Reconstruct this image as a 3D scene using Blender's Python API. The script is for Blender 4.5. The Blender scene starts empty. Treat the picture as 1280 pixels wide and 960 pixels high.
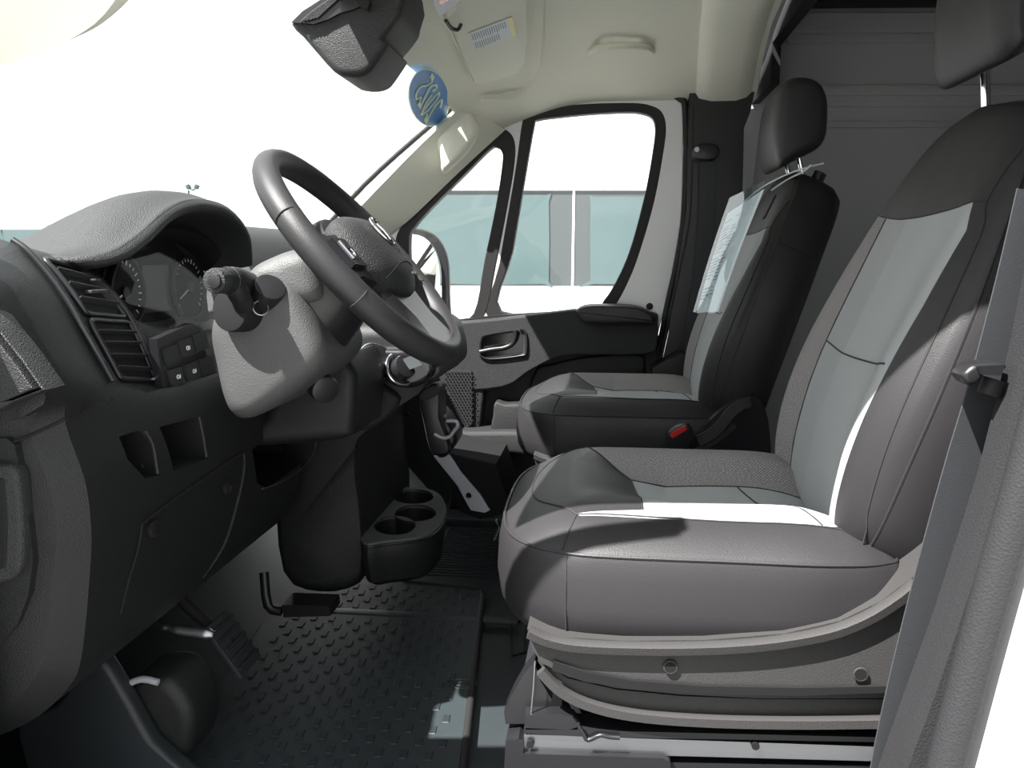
import bpy, bmesh, math, random
import numpy as np
from mathutils import Vector, Matrix
random.seed(3)
# ---------------------------------------------------------------- camera
F, YAW, PITCH, H = 1036.0, math.radians(6.5), math.atan(160/1036), 0.80
C = bpy.context.scene.collection
cam_d = bpy.data.cameras.new('camera'); cam = bpy.data.objects.new('camera', cam_d); C.objects.link(cam)
cam_d.sensor_fit = 'HORIZONTAL'; cam_d.sensor_width = 36.0; cam_d.lens = 36.0*F/1280
cam_d.clip_start = 0.02; cam_d.clip_end = 500
cam.location = (0, 0, H); cam.rotation_euler = (math.pi/2-PITCH, 0, YAW)
bpy.context.scene.camera = cam
fw = np.array([-math.sin(YAW)*math.cos(PITCH), math.cos(YAW)*math.cos(PITCH), -math.sin(PITCH)])
rt = np.array([math.cos(YAW), math.sin(YAW), 0.0]); up = np.cross(rt, fw)
# ---------------------------------------------------------------- world, sun, exposure
w = bpy.data.worlds.new('sky'); bpy.context.scene.world = w; w.use_nodes = True
nt = w.node_tree; bg = nt.nodes['Background']
geo = nt.nodes.new('ShaderNodeTexCoord'); sep = nt.nodes.new('ShaderNodeSeparateXYZ'); nt.links.new(geo.outputs['Generated'], sep.inputs[0])
ramp = nt.nodes.new('ShaderNodeValToRGB'); nt.links.new(sep.outputs['Z'], ramp.inputs[0]); nt.links.new(ramp.outputs[0], bg.inputs[0])
ramp.color_ramp.elements[0].color = (1, 1, 1, 1); ramp.color_ramp.elements[1].color = (0.90, 0.96, 1.0, 1)
bg.inputs[1].default_value = 1.5
sd = bpy.data.lights.new('sun', 'SUN'); sun = bpy.data.objects.new('sun', sd); C.objects.link(sun)
SUN_DIR = Vector((0.50, 0.45, -1.0)).normalized()
sun.rotation_euler = SUN_DIR.to_track_quat('-Z', 'Y').to_euler(); sd.energy = 17.0; sd.angle = math.radians(0.6); sd.color = (1, 0.965, 0.93)
vs = bpy.context.scene.view_settings
vs.view_transform = 'Standard'; vs.look = 'None'; vs.gamma = 1; vs.use_curve_mapping = False; vs.exposure = 0.2
# ---------------------------------------------------------------- pixel helpers: a point of the photo at a known lateral depth Y
def P(u, v, Y):
    d = fw*F+rt*(u-640)+up*(480-v); return Vector(np.array([0, 0, H])+d*Y/d[1])
def Pz(u, v, z):
    d = fw*F+rt*(u-640)+up*(480-v); return Vector(np.array([0, 0, H])+d*(z-H)/d[2])
def Px(u, v, x):
    d = fw*F+rt*(u-640)+up*(480-v); return Vector(np.array([0, 0, H])+d*x/d[0])
# ---------------------------------------------------------------- object helpers
def root_off(o):
    while o is not None and o.parent is not None: o = o.parent
    return Vector(o['_o']) if o is not None and '_o' in o.keys() else Vector((0, 0, 0))
def link(name, me, mat, parent=None, local=False, smooth=None):
    if mat is not None and not me.materials: me.materials.append(mat)
    o = bpy.data.objects.new(name, me); C.objects.link(o)
    if parent is not None:
        o.parent = parent
        if not local: me.transform(Matrix.Translation(-root_off(parent)))
    if smooth is not None: shade(me, smooth)
    return o
def shade(me, ang=35):
    me.shade_smooth() if hasattr(me, 'shade_smooth') else None
    if ang < 179: me.set_sharp_from_angle(angle=math.radians(ang))
def thing(name, label, cat, loc=(0, 0, 0), group=None):
    o = bpy.data.objects.new(name, None); C.objects.link(o); o.location = loc; o['_o'] = list(loc)
    o.empty_display_size = 0.05
    return tag(o, label, cat, group)
def tag(o, label, cat, group=None):
    o['label'] = label; o['category'] = cat
    if group: o['group'] = group
    return o
def struct(o, label=None):
    o['kind'] = 'structure'
    if label: o['label'] = label
    return o
def bm2me(bm, name='m', bevel=0, seg=2, smooth=35, bang=30):
    if bevel > 0:
        es = [e for e in bm.edges if len(e.link_faces) == 2 and e.calc_face_angle(0) > math.radians(bang)]
        if es: bmesh.ops.bevel(bm, geom=es, offset=bevel, segments=seg, affect='EDGES', profile=0.6, clamp_overlap=True)
    bmesh.ops.recalc_face_normals(bm, faces=bm.faces[:])
    me = bpy.data.meshes.new(name); bm.to_mesh(me); bm.free(); shade(me, smooth)
    return me
def crom(pts, n=6, closed=False):
    pts = [Vector(p) for p in pts]; N = len(pts); out = []
    rng = range(N) if closed else range(N-1)
    for i in rng:
        if closed: a, b, c, d = pts[i-1], pts[i], pts[(i+1) % N], pts[(i+2) % N]
        else: a, b, c, d = pts[max(i-1, 0)], pts[i], pts[i+1], pts[min(i+2, N-1)]
        for k in range(n):
            t = k/n
            out.append(0.5*((2*b)+(c-a)*t+(2*a-5*b+4*c-d)*t*t+(3*b-a-3*c+d)*t**3))
    if not closed: out.append(pts[-1].copy())
    return out
def prism(px, Y0, Y1, bevel=0.003, sm=0, seg=2, smooth=35, bang=30):
    """solid whose side outline is read at Y0 and that runs on to Y1 across the van"""
    pts = [P(u, v, Y0) for u, v in px]
    if sm: pts = crom(pts, sm, True)
    bm = bmesh.new()
    a = [bm.verts.new(p) for p in pts]; b = [bm.verts.new((p.x, p.y+(Y1-Y0), p.z)) for p in pts]
    bm.faces.new(a); bm.faces.new(b[::-1])
    for i in range(len(a)): bm.faces.new((a[i], b[i], b[(i+1) % len(a)], a[(i+1) % len(a)]))
    return bm2me(bm, bevel=bevel, seg=seg, smooth=smooth, bang=bang)
def prism3(pts, off, bevel=0.002, sm=0, seg=2, smooth=35, bang=30):
    pts = [Vector(p) for p in pts]; off = Vector(off)
    if sm: pts = crom(pts, sm, True)
    bm = bmesh.new(); a = [bm.verts.new(p) for p in pts]; b = [bm.verts.new(p+off) for p in pts]
    bm.faces.new(a); bm.faces.new(b[::-1])
    for i in range(len(a)): bm.faces.new((a[i], b[i], b[(i+1) % len(a)], a[(i+1) % len(a)]))
    return bm2me(bm, bevel=bevel, seg=seg, smooth=smooth, bang=bang)
def box(c, d, bevel=0.002, rot=None, seg=2):
    bm = bmesh.new(); bmesh.ops.create_cube(bm, size=1)
    M = Matrix.Translation(Vector(c)) @ (rot.to_4x4() if rot else Matrix.Identity(4)) @ Matrix.Diagonal((*d, 1))
    bmesh.ops.transform(bm, matrix=M, verts=bm.verts[:])
    return bm2me(bm, bevel=bevel, seg=seg)
def frames(pts, closed):
    n = len(pts); T = []
    for i in range(n):
        a = pts[i-1] if (i > 0 or closed) else pts[i]; b = pts[(i+1) % n] if (i < n-1 or closed) else pts[i]
        T.append((b-a).normalized())
    N = T[0].orthogonal().normalized(); out = []
    for t in T:
        N = (N-t*N.dot(t)).normalized(); out.append((t, N, t.cross(N)))
    return out
def tube(pts, r, closed=False, sm=0, n=10, prof=None, ref=None):
    """swept tube; prof = list of (a,b) cross-section points, ref = direction of the a axis"""
    pts = [Vector(p) for p in pts]
    if sm: pts = crom(pts, sm, closed)
    fr = frames(pts, closed); bm = bmesh.new(); rings = []
    for i, (p, (t, N, B)) in enumerate(zip(pts, fr)):
        if ref is not None:
            N = (Vector(ref)-t*Vector(ref).dot(t)).normalized(); B = t.cross(N)
        rr = r[min(i*len(r)//len(pts), len(r)-1)] if isinstance(r, (list, tuple)) else r
        if prof: rings.append([bm.verts.new(p+N*a+B*b) for a, b in prof])
        else: rings.append([bm.verts.new(p+(N*math.cos(q)+B*math.sin(q))*rr) for q in [2*math.pi*k/n for k in range(n)]])
    m = len(rings)
    for i in range(m if closed else m-1):
        A, D = rings[i], rings[(i+1) % m]
        for k in range(len(A)): bm.faces.new((A[k], A[(k+1) % len(A)], D[(k+1) % len(A)], D[k]))
    if not closed: bm.faces.new(rings[0][::-1]); bm.faces.new(rings[-1])
    return bm2me(bm, smooth=50)
def cyl(c, axis, r, h, r2=None, n=24, bevel=0.0):
    bm = bmesh.new(); bmesh.ops.create_cone(bm, cap_ends=True, segments=n, radius1=r, radius2=r if r2 is None else r2, depth=h)
    M = Matrix.Translation(Vector(c)) @ Vector(axis).to_track_quat('Z', 'Y').to_matrix().to_4x4()
    bmesh.ops.transform(bm, matrix=M, verts=bm.verts[:])
    return bm2me(bm, bevel=bevel, bang=60)
def ring(c, axis, r, t, n=32, m=8):
    q = Vector(axis).to_track_quat('Z', 'Y'); c = Vector(c)
    return tube([c+q @ Vector((r*math.cos(a), r*math.sin(a), 0)) for a in [2*math.pi*k/n for k in range(n)]], t, True, n=m)
def patch(rows, thick=0.004, nu=6, nv=6, flip=False, smooth=40):
    """smooth surface through a grid of 3D points, given real thickness"""
    rows = [crom(r, nu) for r in rows]
    cols = [crom([r[j] for r in rows], nv) for j in range(len(rows[0]))]
    nU, nV = len(cols), len(cols[0]); bm = bmesh.new()
    g = [[bm.verts.new(cols[i][j]) for j in range(nV)] for i in range(nU)]
    for i in range(nU-1):
        for j in range(nV-1): bm.faces.new((g[i][j], g[i+1][j], g[i+1][j+1], g[i][j+1]))
    bm.normal_update()
    if thick:
        s = -1 if flip else 1
        nrm = {v: v.normal.copy() for v in bm.verts}
        back = {v: bm.verts.new(v.co+nrm[v]*thick*s) for v in list(nrm)}
        bd = [e for e in bm.edges if len(e.link_faces) == 1]
        for f_ in list(bm.faces): bm.faces.new([back[v] for v in f_.verts][::-1])
        for e in bd: a, b = e.verts; bm.faces.new((a, b, back[b], back[a]))
    return bm2me(bm, smooth=smooth)
def holed(outer, holes, depth, sm_o=0, sm_h=0, bevel=0.0, off=None):
    """flat plate with holes through it; points are 3D and share one plane"""
    o0 = Vector(outer[0]); n = Vector((0, 0, 0)); pp = [Vector(p) for p in outer]
    for i in range(len(pp)): n += (pp[i]-o0).cross(pp[(i+1) % len(pp)]-o0)
    n.normalize(); xa = (pp[1]-pp[0]).normalized(); ya = n.cross(xa)
    cu = bpy.data.curves.new('c', 'CURVE'); cu.dimensions = '2D'; cu.fill_mode = 'BOTH'
    for L, s in [(outer, sm_o)]+[(h, sm_h) for h in holes]:
        L = [Vector(p) for p in L]
        if s: L = crom(L, s, True)
        sp = cu.splines.new('POLY'); sp.points.add(len(L)-1); sp.use_cyclic_u = True
        for k, p in enumerate(L): sp.points[k].co = ((p-o0).dot(xa), (p-o0).dot(ya), 0, 1)
    cu.extrude = depth/2; cu.bevel_depth = bevel; cu.bevel_resolution = 1
    ob = bpy.data.objects.new('c', cu); me = bpy.data.meshes.new_from_object(ob)
    M = Matrix((( xa.x, ya.x, n.x, o0.x), (xa.y, ya.y, n.y, o0.y), (xa.z, ya.z, n.z, o0.z), (0, 0, 0, 1)))
    me.transform(M)
    if off is not None: me.transform(Matrix.Translation(off))
    bpy.data.objects.remove(ob); bpy.data.curves.remove(cu); shade(me, 30)
    return me
def boolcut(ob, cutters):
    for c in cutters:
        m = ob.modifiers.new('b', 'BOOLEAN'); m.operation = 'DIFFERENCE'; m.object = c; m.solver = 'EXACT'
    dg = bpy.context.evaluated_depsgraph_get(); me = bpy.data.meshes.new_from_object(ob.evaluated_get(dg))
    ob.modifiers.clear(); ob.data = me
    for c in cutters: bpy.data.objects.remove(c)
    shade(me, 30)
def text3d(s, size, M, mat, parent, name='lettering', ext=0.0004):
    cu = bpy.data.curves.new('t', 'FONT'); cu.body = s; cu.size = size; cu.extrude = ext; cu.align_x = 'CENTER'; cu.align_y = 'CENTER'
    ob = bpy.data.objects.new('t', cu); me = bpy.data.meshes.new_from_object(ob); me.transform(M)
    bpy.data.objects.remove(ob)
    return link(name, me, mat, parent)
# ---------------------------------------------------------------- materials
def mat(name, col, rough=0.5, metal=0.0, bump=0.0, scale=300.0, kind='noise', spec=0.5, var=0.0, coat=0.0, vscale=6.0):
    m = bpy.data.materials.new(name); m.use_nodes = True; t = m.node_tree; b = t.nodes['Principled BSDF']
    b.inputs['Base Color'].default_value = (*col, 1); b.inputs['Roughness'].default_value = rough; b.inputs['Metallic'].default_value = metal
    b.inputs['Specular IOR Level'].default_value = spec; b.inputs['Coat Weight'].default_value = coat
    tc = t.nodes.new('ShaderNodeTexCoord')
    if bump:
        if kind == 'voronoi': n = t.nodes.new('ShaderNodeTexVoronoi'); o = n.outputs['Distance']
        else: n = t.nodes.new('ShaderNodeTexNoise'); n.inputs['Detail'].default_value = 3; o = n.outputs['Fac']
        n.inputs['Scale'].default_value = scale; t.links.new(tc.outputs['Object'], n.inputs['Vector'])
        bp = t.nodes.new('ShaderNodeBump'); bp.inputs['Strength'].default_value = bump; bp.inputs['Distance'].default_value = 0.001
        t.links.new(o, bp.inputs['Height']); t.links.new(bp.outputs[0], b.inputs['Normal'])
    if var:
        n2 = t.nodes.new('ShaderNodeTexNoise'); n2.inputs['Scale'].default_value = vscale; n2.inputs['Detail'].default_value = 5
        t.links.new(tc.outputs['Object'], n2.inputs['Vector'])
        mx = t.nodes.new('ShaderNodeMixRGB'); mx.inputs[1].default_value = (*[c*(1-var) for c in col], 1); mx.inputs[2].default_value = (*[min(1, c*(1+var)) for c in col], 1)
        t.links.new(n2.outputs['Fac'], mx.inputs[0]); t.links.new(mx.outputs[0], b.inputs['Base Color'])
    return m
def weave(name, c1, c2, scale=290.0, bump=0.5):
    m = mat(name, c1, 0.9, spec=0.2); t = m.node_tree; b = t.nodes['Principled BSDF']; tc = t.nodes.new('ShaderNodeTexCoord')
    mp = t.nodes.new('ShaderNodeMapping'); mp.inputs['Rotation'].default_value = (0, 0, 0.7); t.links.new(tc.outputs['UV'], mp.inputs[0])
    n = t.nodes.new('ShaderNodeTexVoronoi'); n.voronoi_dimensions = '2D'; n.inputs['Scale'].default_value = scale; n.inputs['Randomness'].default_value = 0.25; t.links.new(mp.outputs[0], n.inputs['Vector'])
    r = t.nodes.new('ShaderNodeValToRGB'); r.color_ramp.elements[0].position = 0.25; r.color_ramp.elements[1].position = 0.6
    r.color_ramp.elements[0].color = (*c2, 1); r.color_ramp.elements[1].color = (*c1, 1)
    t.links.new(n.outputs['Distance'], r.inputs[0]); t.links.new(r.outputs[0], b.inputs['Base Color'])
    bp = t.nodes.new('ShaderNodeBump'); bp.inputs['Strength'].default_value = bump; bp.inputs['Distance'].default_value = 0.001; bp.invert = True
    t.links.new(n.outputs['Distance'], bp.inputs['Height']); t.links.new(bp.outputs[0], b.inputs['Normal'])
    return m
def glassmat(name, tint, refl=0.6):
    m = bpy.data.materials.new(name); m.use_nodes = True; t = m.node_tree; t.nodes.remove(t.nodes['Principled BSDF']); out = t.nodes['Material Output']
    tr = t.nodes.new('ShaderNodeBsdfTransparent'); tr.inputs[0].default_value = (*tint, 1)
    gl = t.nodes.new('ShaderNodeBsdfGlossy'); gl.inputs['Roughness'].default_value = 0.02
    fr = t.nodes.new('ShaderNodeLayerWeight'); pw = t.nodes.new('ShaderNodeMath'); pw.operation = 'POWER'; pw.inputs[1].default_value = 4.0; t.links.new(fr.outputs['Facing'], pw.inputs[0])
    mu = t.nodes.new('ShaderNodeMath'); mu.operation = 'MULTIPLY_ADD'; mu.inputs[1].default_value = refl; mu.inputs[2].default_value = 0.04*refl
    mx = t.nodes.new('ShaderNodeMixShader'); t.links.new(pw.outputs[0], mu.inputs[0]); t.links.new(mu.outputs[0], mx.inputs[0])
    t.links.new(tr.outputs[0], mx.inputs[1]); t.links.new(gl.outputs[0], mx.inputs[2]); t.links.new(mx.outputs[0], out.inputs[0])
    return m
M = {}
M['plastic'] = mat('charcoal_grained_plastic', (0.021, 0.022, 0.023), 0.55, bump=0.9, scale=600, kind='voronoi', spec=0.4)
M['plastic_d'] = mat('black_grained_plastic', (0.011, 0.0115, 0.012), 0.5, bump=0.4, scale=650, kind='voronoi', spec=0.4)
M['shroud'] = mat('column_plastic', (0.066, 0.067, 0.068), 0.55, bump=0.5, scale=600, kind='voronoi', spec=0.55)
M['gloss'] = mat('gloss_black', (0.015, 0.015, 0.018), 0.15, spec=0.6)
M['satin'] = mat('satin_black', (0.013, 0.013, 0.015), 0.35, spec=0.5)
M['matte'] = mat('matte_black', (0.012, 0.012, 0.013), 0.8, spec=0.2)
M['rubber'] = mat('black_seal_rubber', (0.018, 0.017, 0.018), 0.6, spec=0.35)
M['floor'] = mat('floor_vinyl', (0.024, 0.030, 0.033), 0.55, bump=0.25, scale=260, var=0.15, spec=0.4)
M['mat'] = mat('rubber_mat', (0.026, 0.034, 0.038), 0.5, bump=0.2, scale=400, var=0.12, spec=0.45)
M['pad'] = mat('rubber_tread', (0.018, 0.022, 0.025), 0.5, spec=0.45)
M['leather'] = mat('black_leatherette', (0.024, 0.023, 0.025), 0.46, bump=0.25, scale=900, kind='voronoi', spec=0.4)
M['fabric'] = mat('grey_flat_fabric', (0.35, 0.365, 0.37), 0.92, bump=0.3, scale=900, spec=0.15)
M['mesh'] = weave('grey_woven_mesh_fabric', (0.40, 0.385, 0.385), (0.14, 0.13, 0.135))
M['piping'] = mat('seam_thread', (0.10, 0.10, 0.105), 0.6)
M['stitch'] = mat('dark_stitch', (0.02, 0.02, 0.022), 0.7)
M['base'] = mat('grey_seat_plastic', (0.042, 0.041, 0.041), 0.58, bump=0.4, scale=800, kind='voronoi', spec=0.3)
M['headliner'] = mat('beige_headliner_cloth', (0.76, 0.76, 0.66), 0.95, bump=0.25, scale=700, spec=0.1)
M['visor'] = mat('beige_visor_vinyl', (0.70, 0.71, 0.61), 0.7, bump=0.2, scale=500, spec=0.2)
M['paint'] = mat('white_body_paint', (0.72, 0.73, 0.74), 0.3, spec=0.5, coat=0.3)
M['cargo'] = mat('pale_grey_primer_paint', (0.50, 0.51, 0.52), 0.55, spec=0.4)
M['chrome'] = mat('chrome', (0.75, 0.75, 0.78), 0.12, metal=1)
M['steel'] = mat('brushed_steel', (0.42, 0.43, 0.45), 0.35, metal=1)
M['alu'] = mat('bare_metal_strip', (0.50, 0.51, 0.56), 0.45, metal=0.3)
M['white'] = mat('white_paper', (0.80, 0.82, 0.84), 0.7)
M['ink'] = mat('grey_ink', (0.20, 0.24, 0.28), 0.7)
M['mark'] = mat('white_print', (0.75, 0.75, 0.75), 0.5)
M['red'] = mat('red_plastic', (0.55, 0.02, 0.02), 0.4)
M['sred'] = mat('red_lens', (0.5, 0.06, 0.04), 0.25)
M['yellow'] = mat('yellow_print', (0.75, 0.70, 0.30), 0.6)
M['labelg'] = mat('label_white', (0.62, 0.66, 0.68), 0.6)
M['blue'] = mat('blue_sticker', (0.03, 0.20, 0.52), 0.5)
M['cream'] = mat('cream_lettering', (0.75, 0.85, 0.62), 0.5)
M['webbing'] = mat('belt_webbing', (0.045, 0.048, 0.053), 0.7, bump=0.5, scale=900, spec=0.3)
M['bpillar'] = mat('grey_pillar_plastic', (0.024, 0.024, 0.026), 0.7, bump=0.4, scale=450, kind='voronoi', spec=0.25)
M['glass'] = glassmat('clear_glass', (0.985, 0.995, 0.99), 0.35)
M['lens'] = glassmat('cluster_lens', (0.985, 0.985, 0.985), 0.15)
M['sleeve'] = glassmat('clear_sleeve', (0.93, 0.97, 0.98), 0.6)
M['vanglass'] = mat('tinted_van_window', (0.085, 0.125, 0.128), 0.12, spec=0.5)
M['vanband'] = mat('grey_window_band', (0.075, 0.085, 0.088), 0.3)
M['asphalt'] = mat('pale_asphalt', (0.30, 0.30, 0.29), 0.9, bump=0.3, scale=60, var=0.15)
M['tan'] = mat('tan_wall', (0.55, 0.42, 0.22), 0.8)
M['mirror'] = mat('mirror_glass', (0.9, 0.9, 0.9), 0.02, metal=1)
M['tyre'] = mat('tyre', (0.03, 0.03, 0.03), 0.8)
M['carpaint'] = mat('silver_car_paint', (0.45, 0.47, 0.5), 0.3, metal=0.3)
M['greypole'] = mat('galvanised_pole', (0.03, 0.05, 0.06), 0.6)
def loft(secs, sm_p=0, sm_s=0, caps=True, closed=True, smooth=35):
    secs = [[Vector(p) for p in s] for s in secs]
    if sm_p: secs = [crom(s, sm_p, closed) for s in secs]
    if sm_s:
        cols = [crom([s[i] for s in secs], sm_s) for i in range(len(secs[0]))]
        secs = [[c[k] for c in cols] for k in range(len(cols[0]))]
    bm = bmesh.new(); R = [[bm.verts.new(p) for p in s] for s in secs]; n = len(R[0])
    for a, b in zip(R, R[1:]):
        for i in range(n if closed else n-1):
            j = (i+1) % n; bm.faces.new((a[i], a[j], b[j], b[i]))
    if caps and closed: bm.faces.new(R[0][::-1]); bm.faces.new(R[-1])
    return bm2me(bm, smooth=smooth)
def shrink(pts, d):
    c = sum(pts, Vector())/len(pts); return [c+(p-c)*(1-d/max((p-c).length, 1e-6)) for p in pts]
def offpoly(pts, d):
    """offset a closed 3D polygon lying in an x-z plane inwards by d"""
    n = len(pts); A = sum(pts[i].x*pts[(i+1) % n].z-pts[(i+1) % n].x*pts[i].z for i in range(n)); s = 1 if A > 0 else -1; out = []
    for i in range(n):
        a = (pts[i]-pts[i-1]); b = (pts[(i+1) % n]-pts[i]); a.y = b.y = 0
        if a.length < 1e-9: a = b
        if b.length < 1e-9: b = a
        a.normalize(); b.normalize(); t = (a+b); t = t.normalized() if t.length > 1e-6 else a
        out.append(pts[i]+Vector((-t.z, 0, t.x))*s*d)
    return out
def slab(px, Y0, Y1, r, sm=5, seg=4, ref=None, y_in=None, rad=False):
    offp = shrink if rad else offpoly
    """solid with a side outline from the photo and softly rounded edges of radius r"""
    ref = Y0 if ref is None else ref
    base = crom([P(u, v, ref) for u, v in px], sm, True) if sm else [P(u, v, ref) for u, v in px]
    A = [[Vector((p.x, Y0+r*(1-math.cos(k/seg*math.pi/2)), p.z)) for p in offp(base, r*(1-math.sin(k/seg*math.pi/2)))] for k in range(seg+1)]
    B = [[Vector((p.x, Y1-(p.y-Y0), p.z)) for p in s] for s in A[::-1]]
    return loft(A+B, smooth=50)
# ================================================================ SETTING
R3 = lambda a, ax='Z': Matrix.Rotation(a, 3, ax)
struct(link('ground', box((0, 10, -0.60), (160, 120, 0.10), 0), M['asphalt']), 'pale asphalt lot outside the van')
struct(link('floor', box((0.55, 1.68, -0.02), (3.6, 1.96, 0.04), 0), M['floor']), 'grey vinyl cab floor')
struct(link('trim_sill', box((0.2, 0.66, -0.10), (1.6, 0.12, 0.22), 0.01), M['bpillar']))
# cargo hold behind the seats
rows = []
cw = link('wall_right', box((1.80, 2.80, 0.79), (2.82, 0.04, 1.82), 0), M['cargo']); struct(cw, 'pale grey metal side wall of the cargo hold')
struct(link('wall_rear', box((3.2, 1.77, 0.79), (0.04, 2.1, 1.82), 0), M['cargo']))
struct(link('wall_left', box((1.93, 0.74, 0.79), (2.54, 0.04, 1.82), 0), M['cargo']))
struct(link('trim_1', box((1.83, 1.77, 1.70), (2.80, 2.10, 0.04), 0), M['cargo']), 'roof skin over the cargo hold')
struct(link('trim_10', box((0.57, 0.74, 0.80), (0.26, 0.04, 1.80), 0), M['bpillar']), 'unseen panel added by the near door pillar to block sun')  # added out of view, keeps a sun strip off the cargo wall
struct(link('trim_9', box((0.455, 1.77, 1.54), (0.03, 2.10, 0.32), 0), M['matte']), 'dark closing panel added between cab roof and cargo roof against leaking sun')  # added to close the roof gap where light leaked into the hold
for i_, (ya, yb) in enumerate(((2.46, 2.82), (0.72, 1.02))): struct(link('trim_%d' % (11+i_), box((0.452, (ya+yb)/2, 1.345), (0.024, yb-ya, 0.15), 0), M['matte']), 'dark filler added beside the roof closing panel to block stray sun')  # added blocks that plug sun leaks above the headliner sides
# pressed shapes of the cargo wall
def wallY(pts, Yw, d, mt, name, bevel=0.006, sm=0):
    return link(name, prism3([P(u, v, Yw) for u, v in pts], (0, d, 0), bevel, sm), M[mt], cw, local=False)
cw['_o'] = [0, 0, 0]
WY = 2.775
frame = holed([P(u, v, WY) for u, v in [(928, 18), (1400, 18), (1400, 640), (928, 640)]],
   [[P(u, v, WY) for u, v in [(972, 42), (985, 40), (1180, 40), (1330, 40), (1342, 50), (1342, 100), (1330, 108), (985, 108), (968, 108), (962, 96), (965, 60)]],
    [P(u, v, WY) for u, v in [(948, 160), (1000, 152), (1330, 152), (1342, 165), (1342, 560), (1330, 575), (950, 575), (930, 560), (932, 300)]]], 0.012, 0, 0, 0.004)
link('pressed_frame', frame, M['cargo'], cw)
for v0 in (112, 126, 152):
    wallY([(1000, v0), (1400, v0), (1400, v0+7), (1000, v0+7)], 2.757, 0.012, 'cargo', 'rib', 0.003)
wallY([(985, 46), (1335, 46), (1335, 52), (985, 54)], 2.77, 0.012, 'cargo', 'rib', 0.002)
link('plug', cyl(P(957, 72, 2.76), (0, 1, 0), 0.010, 0.006), M['rubber'], cw)
link('seal', tube([P(u, v, 2.64) for u, v in [(926, 150), (932, 110), (939, 60), (947, 30), (960, 12), (985, 5), (1100, 3), (1250, 2), (1400, 0)]], 0.015, sm=4), M['rubber'], cw)
link('roof_beam', box((1.80, 2.62, 1.60), (2.5, 0.22, 0.06), 0.01), M['matte'], cw)
# ---- headliner
def hz(x, Y):
    t = min(1, max(0, (x+0.43)/0.40)); z = 1.255+0.125*math.sin(t*math.pi/2)
    if Y > 2.22: q = min(1, (Y-2.22)/0.40); z -= 0.112*(q**1.6)*min(1, max(0.15, (x+0.50)/0.16))
    if Y < 1.05: q = min(1, (1.05-Y)/0.26); z -= 0.14*(q**1.8)
    return z
YS = [0.79, 0.81, 0.85, 0.93, 1.05, 1.3, 1.6, 1.9, 2.1, 2.22, 2.32, 2.42, 2.52, 2.58, 2.63]
XS = [-0.435, -0.40, -0.34, -0.25, -0.15, -0.05, 0.05, 0.15, 0.25, 0.35, 0.43]
rows = []
for Y in YS:
    xe = 0.425-0.08*(2.6-Y)
    rows.append([((x if x < 0 else x*xe/0.43) - (0.05*math.exp(-((Y-1.72)/0.9)**2) if x < -0.3 else 0), Y, hz(x, Y)) for x in XS])
hl = link('ceiling', patch(rows, 0.012, 3, 3, flip=True), M['headliner']); struct(hl, 'beige cloth headliner over the cab')
hl['_o'] = [0, 0, 0]
# raised rib across the rear of the headliner and the ridge above the door
rib = []
for Y in (2.62, 2.58, 2.52, 2.42, 2.32, 2.2, 2.0, 1.7, 1.4, 1.1, 0.95):
    rib.append(Vector((0.345-0.08*(2.6-Y), Y, hz(0.4, Y)-0.004)))
link('rear_rib', tube(rib, 0.03, sm=4, prof=[(-0.10, 0.0), (-0.085, -0.022), (-0.05, -0.03), (0.02, -0.03), (0.05, -0.022), (0.075, 0.0), (0, 0.015)], ref=(1, 0, 0)), M['headliner'], hl)
roof = [[(x, Y, (hz(x, Y)+0.06 if 0.8 < Y < 2.5 else hz(x, Y)+0.03)) for x in (-0.47, -0.3, 0, 0.3, 0.43)] for Y in (0.765, 0.80, 1.2, 1.7, 2.2, 2.5, 2.74)]
struct(link('trim_2', patch(roof, 0.01, 2, 2), M['paint']), 'white roof skin')
# ---- windshield glass + its black band
wt = [(-0.435, 0.82, 1.255), (-0.475, 1.25, 1.265), (-0.49, 1.70, 1.268), (-0.475, 2.15, 1.262), (-0.436, 2.50, 1.253)]
wb = [(-1.00, 0.80, 0.73), (-1.12, 1.25, 0.72), (-1.16, 1.70, 0.72), (-1.12, 2.15, 0.72), (-1.01, 2.52, 0.73)]
wm = [tuple((Vector(a)+Vector(b))/2+Vector((-0.015, 0, 0.02))) for a, b in zip(wt, wb)]
wsd = link('window_1', patch([wt, wm, wb], 0.005, 6, 6), M['glass']); struct(wsd, 'windshield glass')
wsd['_o'] = [0, 0, 0]
link('edge_seal', tube(wt, 0.006, sm=6), M['rubber'], wsd)
link('edge_seal', tube([wt[4], wm[4], wb[4]], 0.008, sm=6), M['rubber'], wsd)
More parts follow.
